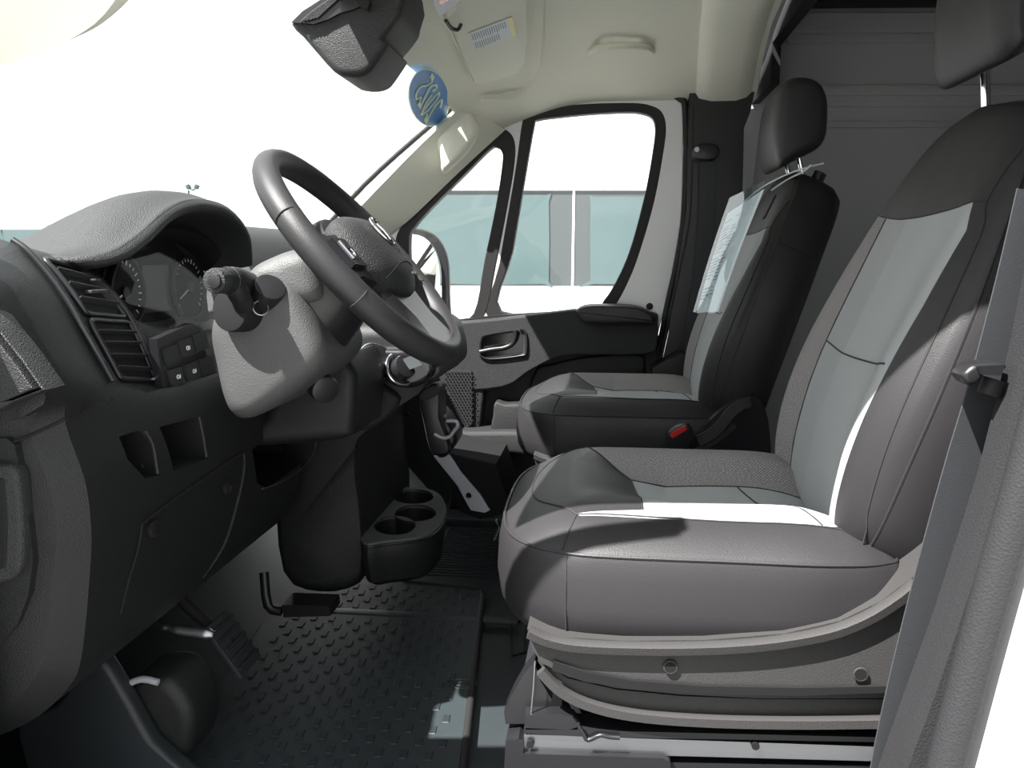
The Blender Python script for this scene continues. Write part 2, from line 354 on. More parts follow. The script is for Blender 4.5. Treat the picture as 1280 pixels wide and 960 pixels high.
# ---- A pillars
pl = [[P(577, 128, 2.50), P(520, 181, 2.50), P(445, 257, 2.50), P(400, 303, 2.50), P(352, 350, 2.5)],
      [P(600, 140, 2.54), P(550, 190, 2.55), P(478, 257, 2.55), P(438, 292, 2.55), P(390, 345, 2.55)],
      [P(628, 158, 2.62), P(577, 205, 2.62), P(512, 268, 2.62), P(480, 293, 2.62), P(440, 345, 2.62)]]
ap = link('trim_3', patch(pl, 0.02, 6, 6, flip=False), M['headliner']); struct(ap, 'beige trim on the far windshield pillar'); ap['_o'] = [0, 0, 0]
link('grip_bulge', slab([(548, 150), (566, 132), (585, 134), (597, 160), (585, 185), (566, 205), (552, 215), (549, 195), (543, 170)], 2.50, 2.56, 0.02, rad=True), M['headliner'], ap)
npil = [[P(-700, 300, 0.80), P(-60, 62, 0.80), P(0, 66, 0.80), P(70, 55, 0.78), P(140, 20, 0.76), P(215, -70, 0.74), P(330, -265, .72)],
        [P(-700, 160, 0.74), P(-60, -40, 0.74), P(0, -30, 0.74), P(90, -60, 0.73), P(160, -120, 0.72), P(240, -220, 0.72), P(330, -330, .71)],
        [P(-700, 90, 0.71), P(-60, -100, 0.71), P(0, -110, 0.71), P(90, -130, 0.71), P(160, -190, 0.71), P(240, -270, 0.71), P(330, -370, .71)]]
struct(link('trim_4', patch(npil, 0.03, 6, 6), M['headliner']), 'beige trim on the near windshield pillar')
jamb = [Vector((x, 0.70, z)) for x, z in [(-1.35, -0.15), (-0.66, -0.15), (-0.66, 0.80), (-0.72, 0.93), (-0.66, 1.03), (-0.80, 1.02), (-1.0, 0.80), (-1.35, 0.72)]]
struct(link('trim_8', prism3(jamb, (0, 0.06, 0), 0.006), M['paint']), 'white hinge pillar beside the near end of the dashboard')  # out of view, added and shaped to keep sun off the dashboard end
# firewall, bonnet
struct(link('wall_front', box((-1.22, 1.68, 0.33), (0.05, 2.0, 0.70), 0.0), M['matte']), 'firewall behind the dashboard')
struct(link('trim_5', patch([[(-1.15, 0.75, 0.70), (-1.2, 1.7, 0.71), (-1.15, 2.6, 0.70)], [(-1.5, 0.8, 0.56), (-1.55, 1.7, 0.60), (-1.5, 2.55, 0.56)], [(-1.9, 0.9, 0.30), (-2.0, 1.7, 0.34), (-1.9, 2.4, 0.30)]], 0.02, 4, 4), M['paint']), 'white bonnet')
# ---- near B pillar: white body, grey trim
bpo = [(1420, 100), (1330, 400), (1262, 640), (1215, 820), (1178, 965), (1160, 1060), (1560, 1060), (1560, 100)]
bp = link('trim_6', prism(bpo, 0.70, 0.60, 0.004, 0), M['paint']); struct(bp, 'white body pillar beside the driver seat')
bp['_o'] = [0, 0, 0]
bi = [(1310, 150), (1287, 300), (1262, 430), (1222, 590), (1168, 760), (1125, 880), (1095, 965), (1070, 1060), (1330, 1060), (1400, 600), (1440, 150)]
link('inner_trim', prism(bi, 0.82, 0.70, 0.006, 0), M['bpillar'], bp)
def ribbon(L, w, Y, th, mt, name, par, dy=0.0):
    """strip that follows a line in the side view; w in pixels to the right"""
    a = crom([P(u, v, Y) for u, v in L], 5); b = crom([P(u+w_, v, Y+dy) for (u, v), w_ in zip(L, w)], 5)
    bm = bmesh.new(); n = len(a); off = Vector((0, th, 0))
    A = [bm.verts.new(p) for p in a]; B = [bm.verts.new(p) for p in b]; A2 = [bm.verts.new(p+off) for p in a]; B2 = [bm.verts.new(p+off) for p in b]
    for i in range(n-1):
        bm.faces.new((A[i], A[i+1], B[i+1], B[i])); bm.faces.new((A2[i], B2[i], B2[i+1], A2[i+1]))
        bm.faces.new((A[i], A2[i], A2[i+1], A[i+1])); bm.faces.new((B[i], B[i+1], B2[i+1], B2[i]))
    bm.faces.new((A[0], B[0], B2[0], A2[0])); bm.faces.new((A[-1], A2[-1], B2[-1], B[-1]))
    return link(name, bm2me(bm, bevel=0.002), M[mt], par)
ribbon([(1352, 100), (1318, 300), (1296, 430), (1258, 590), (1206, 760), (1165, 880), (1134, 965), (1112, 1060)], [22]*8, 0.688, 0.02, 'bpillar', 'inner_ridge', bp)
link('door_seal', tube([P(u, v, 0.655) for u, v in [(1400, 150), (1352, 330), (1322, 440), (1283, 590), (1240, 740), (1205, 870), (1180, 965), (1160, 1060)]], 0.014, sm=5), M['bpillar'], bp)

# ================================================================ PASSENGER DOOR
YD = 2.64
d1 = thing('passenger_door', 'closed white painted far door with two windows and black trim panel', 'door', tuple(P(720, 600, YD)))
def PY(L, Y): return [P(u, v, Y) for u, v in L]
def RX(L, k=5): return L
win_o = [(655, 152), (664, 141), (700, 135), (740, 132), (790, 131), (812, 134), (826, 142), (831, 160), (828, 190), (817, 250), (800, 310), (785, 350), (765, 385), (740, 400), (616, 402), (626, 330), (645, 220)]
win_i = [(667, 158), (672, 150), (700, 146), (740, 142), (785, 140), (804, 142), (816, 148), (820, 162), (817, 190), (808, 240), (791, 305), (775, 345), (756, 376), (738, 386), (626, 390), (640, 315), (656, 220)]
qtr_o = [(634, 165), (643, 178), (643, 205), (634, 260), (620, 330), (603, 398), (560, 408), (515, 404), (500, 350), (497, 305), (505, 283), (530, 255), (570, 215), (610, 175), (622, 166)]
qtr_i = [(622, 184), (629, 190), (630, 205), (622, 258), (608, 325), (594, 392), (565, 400), (520, 398), (514, 350), (512, 300), (518, 284), (540, 259), (578, 221), (612, 187)]
outer = [(625, 157), (650, 143), (690, 129), (730, 123), (790, 121), (828, 121), (845, 127), (851, 145), (850, 260), (841, 325), (828, 385), (815, 450), (806, 560), (800, 640), (560, 640), (470, 560), (466, 400), (480, 290), (512, 262), (575, 203)]
fr = link('door_frame', holed(PY(outer, YD), [PY(win_o, YD), PY(qtr_o, YD)], 0.04, 4, 4, 0.004), M['paint'], d1)
link('window_seal', holed(PY(win_o, YD-0.005), [PY(win_i, YD-0.005)], 0.034, 4, 4, 0.003), M['rubber'], d1)
link('quarter_seal', holed(PY(qtr_o, YD-0.005), [PY(qtr_i, YD-0.005)], 0.036, 4, 4, 0.003), M['rubber'], d1)
link('window_pane', prism3(crom(PY(win_i, YD+0.004), 3, True), (0, 0.004, 0), 0), M['glass'], d1)
link('quarter_pane', prism3(crom(PY(qtr_i, YD+0.004), 3, True), (0, 0.004, 0), 0), M['glass'], d1)
link('edge_seal', tube(PY([(628, 154), (652, 140), (690, 126), (730, 120), (790, 118), (832, 118), (850, 124), (857, 142), (856, 262), (846, 330), (833, 388), (818, 470), (810, 560)], YD-0.03), 0.009, sm=5), M['rubber'], d1)
link('rubber_plug', cyl(P(812, 383, YD-0.022), (0, 1, 0), 0.011, 0.006), M['rubber'], d1)
# trim panel: upper roll, armrest, lower panel
up_ = [(500, 402), (560, 401), (622, 394), (690, 390), (722, 388), (742, 384), (790, 384), (808, 390), (818, 400), (820, 440), (815, 520), (806, 640), (560, 640), (490, 560), (480, 430)]
tp = link('trim_panel', prism(up_, YD-0.055, YD-0.02, 0.012, 0, seg=3), M['plastic_d'], d1)
arm = [(540, 408), (580, 404), (640, 398), (700, 391), (720, 389), (740, 392), (812, 392), (819, 402), (819, 425), (812, 438), (770, 440), (715, 440), (690, 446), (660, 462), (630, 480), (560, 484), (530, 470)]
aw = holed(PY(arm, YD-0.085), [PY([(603, 422), (612, 417), (636, 413), (650, 412), (656, 418), (657, 438), (650, 444), (612, 448), (602, 440)], YD-0.085)], 0.06, 3, 3, 0.006)
am = link('armrest', aw, M['plastic'], d1)
link('arm_pad', slab([(720, 390), (728, 384), (745, 382), (790, 383), (810, 389), (817, 397), (815, 405), (790, 405), (740, 405), (727, 402)], YD-0.17, YD-0.05, 0.012, sm=4), M['leather'], d1)
link('handle_recess', prism([(600, 415), (660, 410), (660, 450), (600, 452)], YD-0.09, YD-0.075, 0.002), M['gloss'], d1)
link('door_handle', tube(PY([(600, 440), (615, 437), (630, 435), (640, 430), (644, 420), (644, 413)], YD-0.125), 0.008, sm=4), M['satin'], d1)
link('handle_trim', tube(PY([(600, 444), (612, 449), (650, 445), (658, 440), (657, 416), (650, 411)], YD-0.125), 0.0035, sm=3), M['satin'], d1)
# lower recess, speaker grille, map pocket
link('panel_inset', slab([(668, 465), (690, 455), (740, 445), (800, 443), (806, 470), (796, 560), (700, 600), (660, 520)], YD-0.075, YD-0.05, 0.01, sm=4), M['plastic_d'], d1)
link('speaker_surround', slab([(535, 460), (600, 462), (600, 535), (590, 545), (560, 545), (538, 500)], YD-0.115, YD-0.05, 0.01, sm=4), M['plastic'], d1)
sg = link('speaker_grille', prism([(550, 462), (590, 464), (590, 530), (584, 534), (566, 505), (552, 478)], YD-0.125, YD-0.11, 0.003), M['plastic'], d1)
bm = bmesh.new()
for r in range(19):
    for c in range(9):
        p = P(557+c*4+(2 if r % 2 else 0), 466+r*3.5, YD-0.127)
        if c*4 < (r-6)*1.3: continue
        bmesh.ops.create_circle(bm, cap_ends=True, segments=8, radius=0.0032, matrix=Matrix.Translation(p) @ Matrix.Rotation(math.pi/2, 4, 'X'))
ho = link('perforations', bm2me(bm, smooth=10), M['matte'], d1); ho['kind'] = 'stuff'
pk = slab([(560, 541), (600, 540), (660, 540), (720, 545), (790, 552), (780, 572), (700, 574), (640, 568), (600, 566), (566, 556)], YD-0.19, YD-0.06, 0.014, sm=4)
link('pocket_lip', pk, M['plastic'], d1)
link('pocket_divider', slab([(619, 503), (632, 506), (660, 508), (660, 540), (617, 540), (616, 520)], YD-0.15, YD-0.07, 0.008, sm=3), M['plastic'], d1)
link('pocket_floor', slab([(570, 565), (790, 570), (780, 640), (560, 640)], YD-0.12, YD-0.05, 0.01, sm=0), M['plastic_d'], d1)
# ================================================================ FAR B PILLAR, BELT
bpl = [(862, 112), (880, 112), (905, 110), (946, 100), (938, 140), (930, 160), (928, 250), (915, 420), (905, 640), (800, 640), (812, 520), (835, 420), (848, 330), (858, 265), (860, 180)]
b1 = link('trim_7', prism(bpl, 2.58, 2.68, 0.012, 0, seg=3), M['satin']); struct(b1, 'black plastic trim of the far door pillar'); b1['_o'] = [0, 0, 0]
link('edge_strip', tube(PY([(866, 134), (865, 200), (862, 270), (850, 335), (836, 400), (822, 470), (812, 560)], 2.585), 0.006, sm=4), M['plastic'], b1)
link('gap_filler', prism([(845, 118), (866, 120), (866, 270), (840, 400), (815, 560), (808, 560), (838, 380), (853, 260), (858, 150)], 2.63, 2.68, 0.002), M['rubber'], b1)
link('foot_panel', slab([(815, 460), (850, 440), (880, 450), (880, 620), (810, 620)], 2.50, 2.62, 0.012, sm=0), M['plastic_d'], b1)
sb = thing('seat_belt', 'dark grey seat belt hanging on the far black door pillar', 'seat belt', tuple(P(880, 190, 2.55)))
link('webbing', tube(PY([(884, 192), (883, 250), (878, 330), (868, 400), (862, 470)], 2.555), 0.001, sm=4, prof=[(-0.022, -0.001), (0.022, -0.001), (0.022, 0.001), (-0.022, 0.001)], ref=(1, 0, 0.0)), M['webbing'], sb)
link('guide', slab([(868, 184), (876, 179), (895, 180), (900, 190), (892, 200), (872, 200), (866, 194)], 2.52, 2.575, 0.008, sm=3), M['satin'], sb)
link('bolt', cyl(P(871, 187, 2.515), (0, 1, 0), 0.007, 0.01), M['steel'], sb)
# grab handle, visor
# ================================================================ SEATS
def pdist(pts, poly):
    """distance of 2D points to a closed polyline, and the nearest point"""
    A = np.array(poly); B = np.roll(A, -1, 0); best = np.full(len(pts), 1e9); near = np.zeros((len(pts), 2))
    for a, b in zip(A, B):
        ab = b-a; L = ab@ab
        if L < 1e-12: continue
        t = np.clip(((pts-a)@ab)/L, 0, 1); q = a+t[:, None]*ab; d = np.hypot(*(pts-q).T); k = d < best
        best[k] = d[k]; near[k] = q[k]
    return best, near
def inside(pts, poly):
    A = np.array(poly); B = np.roll(A, -1, 0); r = np.zeros(len(pts), bool)
    for (x1, y1), (x2, y2) in zip(A, B):
        if y1 == y2: continue
        k = ((y1 > pts[:, 1]) != (y2 > pts[:, 1])) & (pts[:, 0] < (x2-x1)*(pts[:, 1]-y1)/(y2-y1)+x1); r ^= k
    return r
def c2(pts, n=5): return [(p.x, p.y) for p in crom([(a, b, 0) for a, b in pts], n, True)]
def pillow(outline, side, hfun, regions, map3, nr=70, N=420):
    """upholstered body: side rows (inset, h), then a domed face h=hfun(x,y,dist). regions: name -> polygon. returns name -> mesh"""
    o = np.array(c2(outline, 8)); seg = np.hypot(*(np.roll(o, -1, 0)-o).T); cum = np.concatenate([[0], np.cumsum(seg)]); tot = cum[-1]
    oc = np.vstack([o, o[:1]]); s = np.linspace(0, tot, N, endpoint=False)
    o = np.stack([np.interp(s, cum, oc[:, k]) for k in (0, 1)], 1)
    c = o.mean(0); t = np.roll(o, -1, 0)-np.roll(o, 1, 0); t /= np.hypot(*t.T)[:, None]; nrm = np.stack([-t[:, 1], t[:, 0]], 1)
    nrm *= np.sign(((c-o)*nrm).sum(1))[:, None]
    V, Hh, top = [], [], []
    for ins, h in side: V.append(o+nrm*ins); Hh.append(np.full(N, h)); top.append(False)
    base = o+nrm*side[-1][0]
    for k in range(1, nr+1):
        r = (1-k/nr); r = max(r, 0.0); V.append(c+(base-c)*(r if r > 0 else 0.002)); Hh.append(None); top.append(True)
    ns = len(side); G = np.array(V); R = len(G)
    # classify the faces of the dome, then draw vertices onto region borders
    cen = (G[ns-1:-1]+np.roll(G, -1, 1)[ns-1:-1]+G[ns:]+np.roll(G, -1, 1)[ns:])/4
    flat = cen.reshape(-1, 2); cls = np.zeros(len(flat), int); names = ['*']+list(regions)
    for k, (nm, poly) in enumerate(regions.items()): cls[inside(flat, poly)] = k+1
    cls = cls.reshape(cen.shape[:2])
    for k, (nm, poly) in enumerate(regions.items()):
        m = (cls == k+1)
        pad = np.vstack([np.zeros((1, N), bool), m, m[-1:]]) # face rows around vertex rows ns-1..R-1
        f1 = pad[:-1]; f2 = pad[1:]
        anyin = f1 | f2 | np.roll(f1, 1, 1) | np.roll(f2, 1, 1); allin = f1 & f2 & np.roll(f1, 1, 1) & np.roll(f2, 1, 1)
        bd = anyin & ~allin; idx = np.argwhere(bd)
        idx = idx[(idx[:, 0] > 0)]
        if len(idx):
            q = G[ns-1+idx[:, 0], idx[:, 1]]; _, nn = pdist(q, poly); G[ns-1+idx[:, 0], idx[:, 1]] = nn
    pts = G[ns:].reshape(-1, 2); d, _ = pdist(pts, [tuple(p) for p in base[::3]])
    ht = hfun(pts[:, 0], pts[:, 1], d)
    Hall = np.concatenate([np.concatenate([h for h in Hh[:ns]]), ht]); XY = G.reshape(-1, 2)
    P3 = [map3(x, y, h) for (x, y), h in zip(XY, Hall)]
    out = {}
    for k, nm in enumerate(names):
        F_ = []
        for i in range(R-1):
            for j in range(N):
                kk = cls[i-(ns-1), j] if i >= ns-1 else 0
                if kk == k: F_.append((i*N+j, i*N+(j+1) % N, (i+1)*N+(j+1) % N, (i+1)*N+j))
        if k == 0: F_.append(tuple(range(N))[::-1])
        used = sorted({v for f_ in F_ for v in f_}); mp = {v: n for n, v in enumerate(used)}
        me = bpy.data.meshes.new(nm); me.from_pydata([P3[v] for v in used], [], [[mp[v] for v in f_] for f_ in F_]); me.update()
        bm = bmesh.new(); bm.from_mesh(me)
        bm.normal_update(); bm.to_mesh(me); bm.free(); shade(me, 60); out[nm] = me
        uv = me.uv_layers.new(name='UVMap'); vi = np.zeros(len(me.loops), np.int32); me.loops.foreach_get('vertex_index', vi)
        uv.data.foreach_set('uv', XY[np.array(used)][vi].astype(np.float32).ravel())
    return out, hfun, [tuple(p) for p in base[::3]]
def seam(line, hfun, base, map3, r=0.0013, closed=False, lift=0.0004, n=5):
    L = [(p.x, p.y) for p in crom([(a, b, 0) for a, b in line], n, closed)]
    a = np.array(L); d, _ = pdist(a, base); h = hfun(a[:, 0], a[:, 1], d)
    return tube([map3(x, y, q+lift) for (x, y), q in zip(L, h)], r, closed, n=6)
cush_out = [(0.0, 0.26), (0.004, 0.15), (0.022, 0.075), (0.055, 0.030), (0.105, 0.006), (0.17, 0.0), (0.30, 0.0), (0.42, 0.0), (0.49, 0.015), (0.515, 0.06), (0.52, 0.26),
            (0.515, 0.46), (0.49, 0.505), (0.42, 0.52), (0.30, 0.52), (0.17, 0.52), (0.105, 0.514), (0.055, 0.49), (0.022, 0.445), (0.004, 0.37)]
def cush_h(x, y, d):
    e = 1-np.exp(-d/0.055); h = 0.113+0.052*e
    h = h-0.034*np.exp(-((y-0.24)/0.105)**4)*np.clip((x-0.10)/0.14, 0, 1)
    h = h-0.022*e*np.clip((0.16-x)/0.16, 0, 1)**2
    return h-0.02*e*np.clip((x-0.36)/0.14, 0, 1)**2
cush_side = [(0.03, 0.0), (0.012, 0.006), (0.002, 0.022), (-0.002, 0.05), (0.0, 0.085), (0.004, 0.106), (0.0075, 0.1125), (0.0085, 0.1115)]
cf_far = [(0.115, 0.445), (0.135, 0.47), (0.30, 0.475), (0.47, 0.475), (0.50, 0.45), (0.50, 0.30), (0.35, 0.288), (0.19, 0.262), (0.14, 0.36)]
cf_mid = [(0.19, 0.262), (0.35, 0.288), (0.50, 0.30), (0.50, 0.08), (0.42, 0.062), (0.205, 0.062), (0.120, 0.066), (0.115, 0.072), (0.200, 0.080), (0.198, 0.16)]
back_out = [(0.03, 0.26), (0.0, 0.26)][:0]+[(0.26, 0.0), (0.14, 0.0), (0.065, 0.012), (0.03, 0.06), (0.012, 0.14), (0.0, 0.25), (0.004, 0.36), (0.025, 0.46), (0.055, 0.55), (0.095, 0.61), (0.15, 0.642), (0.26, 0.655),
            (0.37, 0.642), (0.425, 0.61), (0.465, 0.55), (0.495, 0.46), (0.516, 0.36), (0.52, 0.25), (0.508, 0.14), (0.49, 0.06), (0.455, 0.012), (0.38, 0.0)]
def back_h(y, q, d):
    m = np.minimum(y, 0.52-y)
    b = 0.030*np.exp(-((m-0.060)/0.050)**2)*np.clip(1.25-q/0.55, 0, 1)
    cpan = 0.012*np.clip(1-np.abs(y-0.26)/0.2, 0, 1)
    lum = 0.012*np.exp(-((q-0.20)/0.16)**2)
    return 0.115+0.022*(1-np.exp(-d/0.03))+b*(1-np.exp(-d/0.02))+cpan+lum
back_side = [(0.05, 0.0), (0.02, 0.006), (0.004, 0.028), (0.0, 0.06), (0.002, 0.098), (0.006, 0.113), (0.008, 0.112)]
def spine(q):
    a0 = math.radians(12); k = math.radians(13)/0.62
    x = z = 0; n = 12
    for i in range(n):
        a = a0+k*(q*(i+.5)/n); x += math.sin(a)*q/n; z += math.cos(a)*q/n
    return x, z, a0+k*q
def cmap(x, y, h): return Vector((x*1.02-0.010, y, h*1.06+0.31))
def bmap(y, q, h):
    q = q*0.94; x, z, a = spine(q); return Vector((0.575+x-math.cos(a)*h, y, 0.375+z+math.sin(a)*h))
bf_far = [(0.475, 0.03), (0.490, 0.14), (0.497, 0.25), (0.492, 0.35), (0.474, 0.45), (0.455, 0.490), (0.42, 0.487), (0.385, 0.480), (0.385, 0.25), (0.375, 0.02)]
bf_mid = [(0.375, 0.02), (0.385, 0.25), (0.385, 0.480), (0.26, 0.470), (0.135, 0.480), (0.085, 0.487), (0.064, 0.45), (0.056, 0.35), (0.056, 0.25), (0.062, 0.14), (0.075, 0.02)]
bf_near = [(0.52-y, q) for y, q in bf_far][::-1]
def resamp(poly): return [(p.x, p.y) for a, b in zip(poly, poly[1:]+poly[:1]) for p in (Vector((*a, 0)).lerp(Vector((*b, 0)), t) for t in (0, .25, .5, .75))]
CU, _, cbase = pillow(cush_out, cush_side, cush_h, {'woven': resamp(cf_far), 'flat': resamp(cf_mid)}, cmap)
BK, _, bbase = pillow(back_out, back_side, back_h, {'woven': resamp(bf_far), 'flat': resamp(bf_mid)}, bmap)
HP = [(985, 99), (1008, 95), (1026, 103), (1035, 122), (1036, 150), (1033, 172), (1022, 186), (1000, 197), (980, 208), (973, 205), (969, 190), (967, 160), (972, 122)]
PO = Vector((-0.215, 1.905, 0.0)); DO = Vector((-0.142, 0.985, 0.0))
def headmesh(dz=0, dx=0):
    base = [P(u, v, 2.06)-PO for u, v in HP]; base = crom(base, 4, True); secs = []
    y0, y1 = 0.135, 0.385; r = 0.045
    for k in range(7): q = k/6*math.pi/2; secs.append([Vector((p.x, y0+r*(1-math.sin(q)), p.z)) for p in shrink(base, r*0.55*(1-math.cos(q)))] if False else [Vector((p.x, y0+r*(1-math.cos(q)), p.z)) for p in shrink(base, 0.026*(1-math.sin(q)))])
    for k in range(6, -1, -1): q = k/6*math.pi/2; secs.append([Vector((p.x, y1-r*(1-math.cos(q)), p.z)) for p in shrink(base, 0.026*(1-math.sin(q)))])
    m = loft(secs, smooth=55); m.transform(Matrix.Translation((dx, 0, dz))); return m

def side_poly(px, Y): return [P(u, v, Y)-DO for u, v in px]
def make_seat(name, label, O, near):
    t = thing(name, label, 'seat', tuple(O), 'front seats of the van')
    L = lambda n, me, m, par=t, **k: link(n, me, M[m], par, local=True, **k)
    cu = L('cushion', CU['*'].copy(), 'leather'); L('woven_panel', CU['woven'].copy(), 'mesh', cu); L('flat_panel', CU['flat'].copy(), 'fabric', cu)
    for ln in ([(0.19, 0.262), (0.35, 0.288), (0.50, 0.30)], [(0.35, 0.288), (0.375, 0.17), (0.42, 0.064)], [(0.115, 0.445), (0.14, 0.36), (0.19, 0.262)], [(0.19, 0.262), (0.198, 0.16), (0.20, 0.08)],
               [(0.115, 0.070), (0.30, 0.061), (0.45, 0.062)], [(0.115, 0.070), (0.06, 0.15), (0.042, 0.26), (0.06, 0.37), (0.115, 0.45)], [(0.115, 0.070), (0.10, 0.02)], [(0.115, 0.45), (0.10, 0.50)], [(0.115, 0.45), (0.3, 0.475), (0.47, 0.475)]):
        L('seam', seam(ln, cush_h, cbase, cmap), 'stitch', cu)
    o = c2(cush_out, 6); L('welt', tube([cmap(x+(0.26-x)*0.028, y+(0.26-y)*0.028, 0.1135) for x, y in o], 0.0022, True, n=6), 'leather', cu)
    L('seam', tube([cmap(0.105, 0.0125, 0.112), cmap(0.105, 0.0062, 0.085), cmap(0.105, 0.0042, 0.05), cmap(0.106, 0.0072, 0.022), cmap(0.107, 0.015, 0.008)], 0.0014, sm=3, n=6), 'stitch', cu)
    bk = L('backrest', BK['*'].copy(), 'leather')
    L('woven_panel', BK['woven'].copy(), 'mesh', bk); L('flat_panel', BK['flat'].copy(), 'fabric', bk)
    for ln in ([(0.375, 0.02), (0.385, 0.25), (0.385, 0.478)], [(0.385, 0.27), (0.26, 0.262), (0.135, 0.265), (0.066, 0.27)], [(0.065, 0.490), (0.135, 0.480), (0.26, 0.470), (0.385, 0.480), (0.455, 0.490)],
               bf_near[1:5][::1] if False else [(0.045, 0.03), (0.030, 0.14), (0.023, 0.25), (0.028, 0.35), (0.046, 0.45), (0.065, 0.49), (0.075, 0.56)]):
        L('seam', seam(ln, back_h, bbase, bmap), 'stitch', bk)
    L('seam', seam([(0.475, 0.03), (0.490, 0.14), (0.497, 0.25), (0.492, 0.35), (0.474, 0.45), (0.455, 0.49), (0.445, 0.56)], back_h, bbase, bmap), 'stitch', bk)
    o = c2(back_out, 6); L('welt', tube([bmap(y+(0.26-y)*0.028, q+(0.33-q)*0.022, 0.1145) for y, q in o], 0.0022, True, n=6), 'leather', bk)
    # crosswise seam and edge seam on the side of the backrest
    L('seam', tube([bmap(0.0235, 0.46, h) for h in (0.115, 0.08, 0.04, 0.02)], 0.0014, n=6), 'stitch', bk)
    if not near: L('pull_loop', tube([bmap(0.045, 0.50, 0.160), bmap(0.055, 0.55, 0.157), bmap(0.075, 0.555, 0.155), bmap(0.07, 0.50, 0.158)], 0.0025, sm=4, n=6), 'leather', bk)
    hd = Vector((0.015, 0, 0.035)) if near else Vector((0, 0, 0)); hr = L('headrest', headmesh(hd.z, hd.x), 'leather')
    hb = [P(u, v, 2.06)-PO for u, v in HP]
    L('welt', tube([Vector((p.x, 0.142, p.z))+hd for p in shrink(crom(hb, 4, True), 0.016)], 0.0018, True, n=6), 'stitch', hr)
    for y in (0.19, 0.33):
        x, z, a = spine(0.62); c = bmap(y, 0.60, 0.065); e = (hb[8]+hb[6])/2; e = Vector((e.x, y, e.z+0.02))+hd
        L('headrest_post', tube([c, e], 0.0065, n=12), 'chrome', hr)
        L('post_collar', tube([bmap(y, 0.635, 0.065), bmap(y, 0.667, 0.065)], 0.015, n=12), 'satin', bk)
    # plastic base shields
    Yb = 0.972; dy = -DO.y
    def pp(px, Ya, Yc, b=0.004, sm=0): m = prism(px, Ya, Yc, b, sm); m.transform(Matrix.Translation(-DO)); return m
    up_ = [(659, 786), (700, 796), (780, 801), (880, 800), (980, 792), (1050, 776), (1100, 752), (1140, 722), (1168, 690), (1176, 760), (1160, 830), (1130, 872), (1060, 873), (950, 873), (850, 868), (770, 860), (710, 846), (676, 828), (665, 810)]
    s1 = L('side_shield', pp(up_, 0.975, 1.06, 0.004), 'base')
    lip = [P(u, v, 0.968)-DO for u, v in [(661, 790), (690, 802), (740, 809), (850, 811), (950, 806), (1030, 793), (1080, 775), (1120, 751), (1146, 730)]]
    L('upper_lip', tube(lip, 0.005, sm=4, prof=[(-0.006, -0.008), (-0.006, 0.006), (0.004, 0.008), (0.007, 0.002), (0.006, -0.008)], ref=(0, 0, 1)), 'base', s1)
    L('groove', pp([(690, 838), (730, 852), (790, 862), (880, 868), (1000, 870), (1112, 866), (1116, 858), (1000, 860), (880, 858), (790, 851), (730, 840), (692, 827)], 0.969, 0.99, 0.001), 'matte', s1)
    low = [(672, 826), (710, 848), (770, 862), (850, 870), (950, 874), (1130, 874), (1120, 908), (1000, 910), (860, 904), (780, 895), (725, 878), (692, 856)]
    s2 = L('lower_shield', pp(low, 0.985, 1.05, 0.003), 'base')
    lip = [P(u, v, 0.976)-DO for u, v in [(676, 838), (700, 862), (735, 880), (790, 893), (870, 900), (980, 903), (1108, 902)]]
    L('lower_lip', tube(lip, 0.005, sm=4, prof=[(-0.007, -0.006), (-0.006, 0.006), (0.005, 0.006), (0.007, 0.0), (0.005, -0.006)], ref=(0, 0, 1)), 'base', s2)
    for u, v in ((838, 834), (1076, 843), (1146, 779)):
        L('screw_hole', cyl(P(u, v, 0.973)-DO, (0, 1, 0), 0.0075, 0.006, n=18), 'matte', s1)
        L('hole_rim', ring(P(u, v, 0.971)-DO, (0, 1, 0), 0.0078, 0.0012, 20, 6), 'base', s1)
    # inner structure
    L('cushion_pan', box((0.29, 0.26, 0.30), (0.40, 0.46, 0.06), 0.01), 'matte')
    L('pedestal', box((0.30, 0.27, 0.22), (0.42, 0.40, 0.14), 0.01), 'matte')
    if near:
        L('front_cover', pp([(640, 868), (655, 842), (668, 828), (675, 850), (690, 875), (660, 905), (632, 905), (630, 890)], 1.0, 1.03, 0.003), 'satin')
        L('hook', tube([P(669, 826, 0.985)-DO, P(667, 860, 0.985)-DO, P(664, 892, 0.985)-DO], 0.0014, n=6), 'steel')
        L('lever_bar', pp([(656, 894), (700, 893), (716, 897), (725, 908), (712, 912), (657, 912)], 0.98, 1.0, 0.003), 'satin')
        rl = L('rail', pp([(655, 918), (1112, 934), (1112, 952), (655, 940)], 0.985, 1.02, 0.002), 'steel')
        L('rail_top', pp([(655, 910), (730, 913), (1112, 922), (1112, 928), (730, 921), (655, 917)], 0.98, 1.02, 0.001), 'satin', rl)
        L('wire', tube([P(u, v, 0.975)-DO for u, v in [(722, 905), (730, 918), (735, 925), (750, 919), (762, 921), (775, 922)]], 0.003, sm=4), 'satin', rl)
        for u, v in ((663, 929), (944, 931)):
            L('bolt', cyl(P(u, v, 0.982)-DO, (0, 1, 0), 0.005, 0.008, n=12), 'matte', rl)
        L('rail_cover', pp([(632, 926), (648, 924), (654, 930), (654, 942), (830, 948), (838, 953), (838, 1000), (628, 1000)], 0.975, 1.03, 0.004), 'satin')
        L('riser', pp([(632, 950), (1130, 958), (1130, 1100), (632, 1100)], 0.99, 1.40, 0.004), 'satin')
    else:
        L('riser', box((0.27, 0.26, 0.08), (0.44, 0.46, 0.15), 0.01), 'satin')
    return t
ds = make_seat('driver_seat', 'near grey and black front seat filling the right side, its shields and rail in view', DO, True)
ps = make_seat('passenger_seat', 'far grey and black front seat beside the far door, with papers hung on its backrest', PO, False)
def rec(t, px, Y, lab=None):
    pass
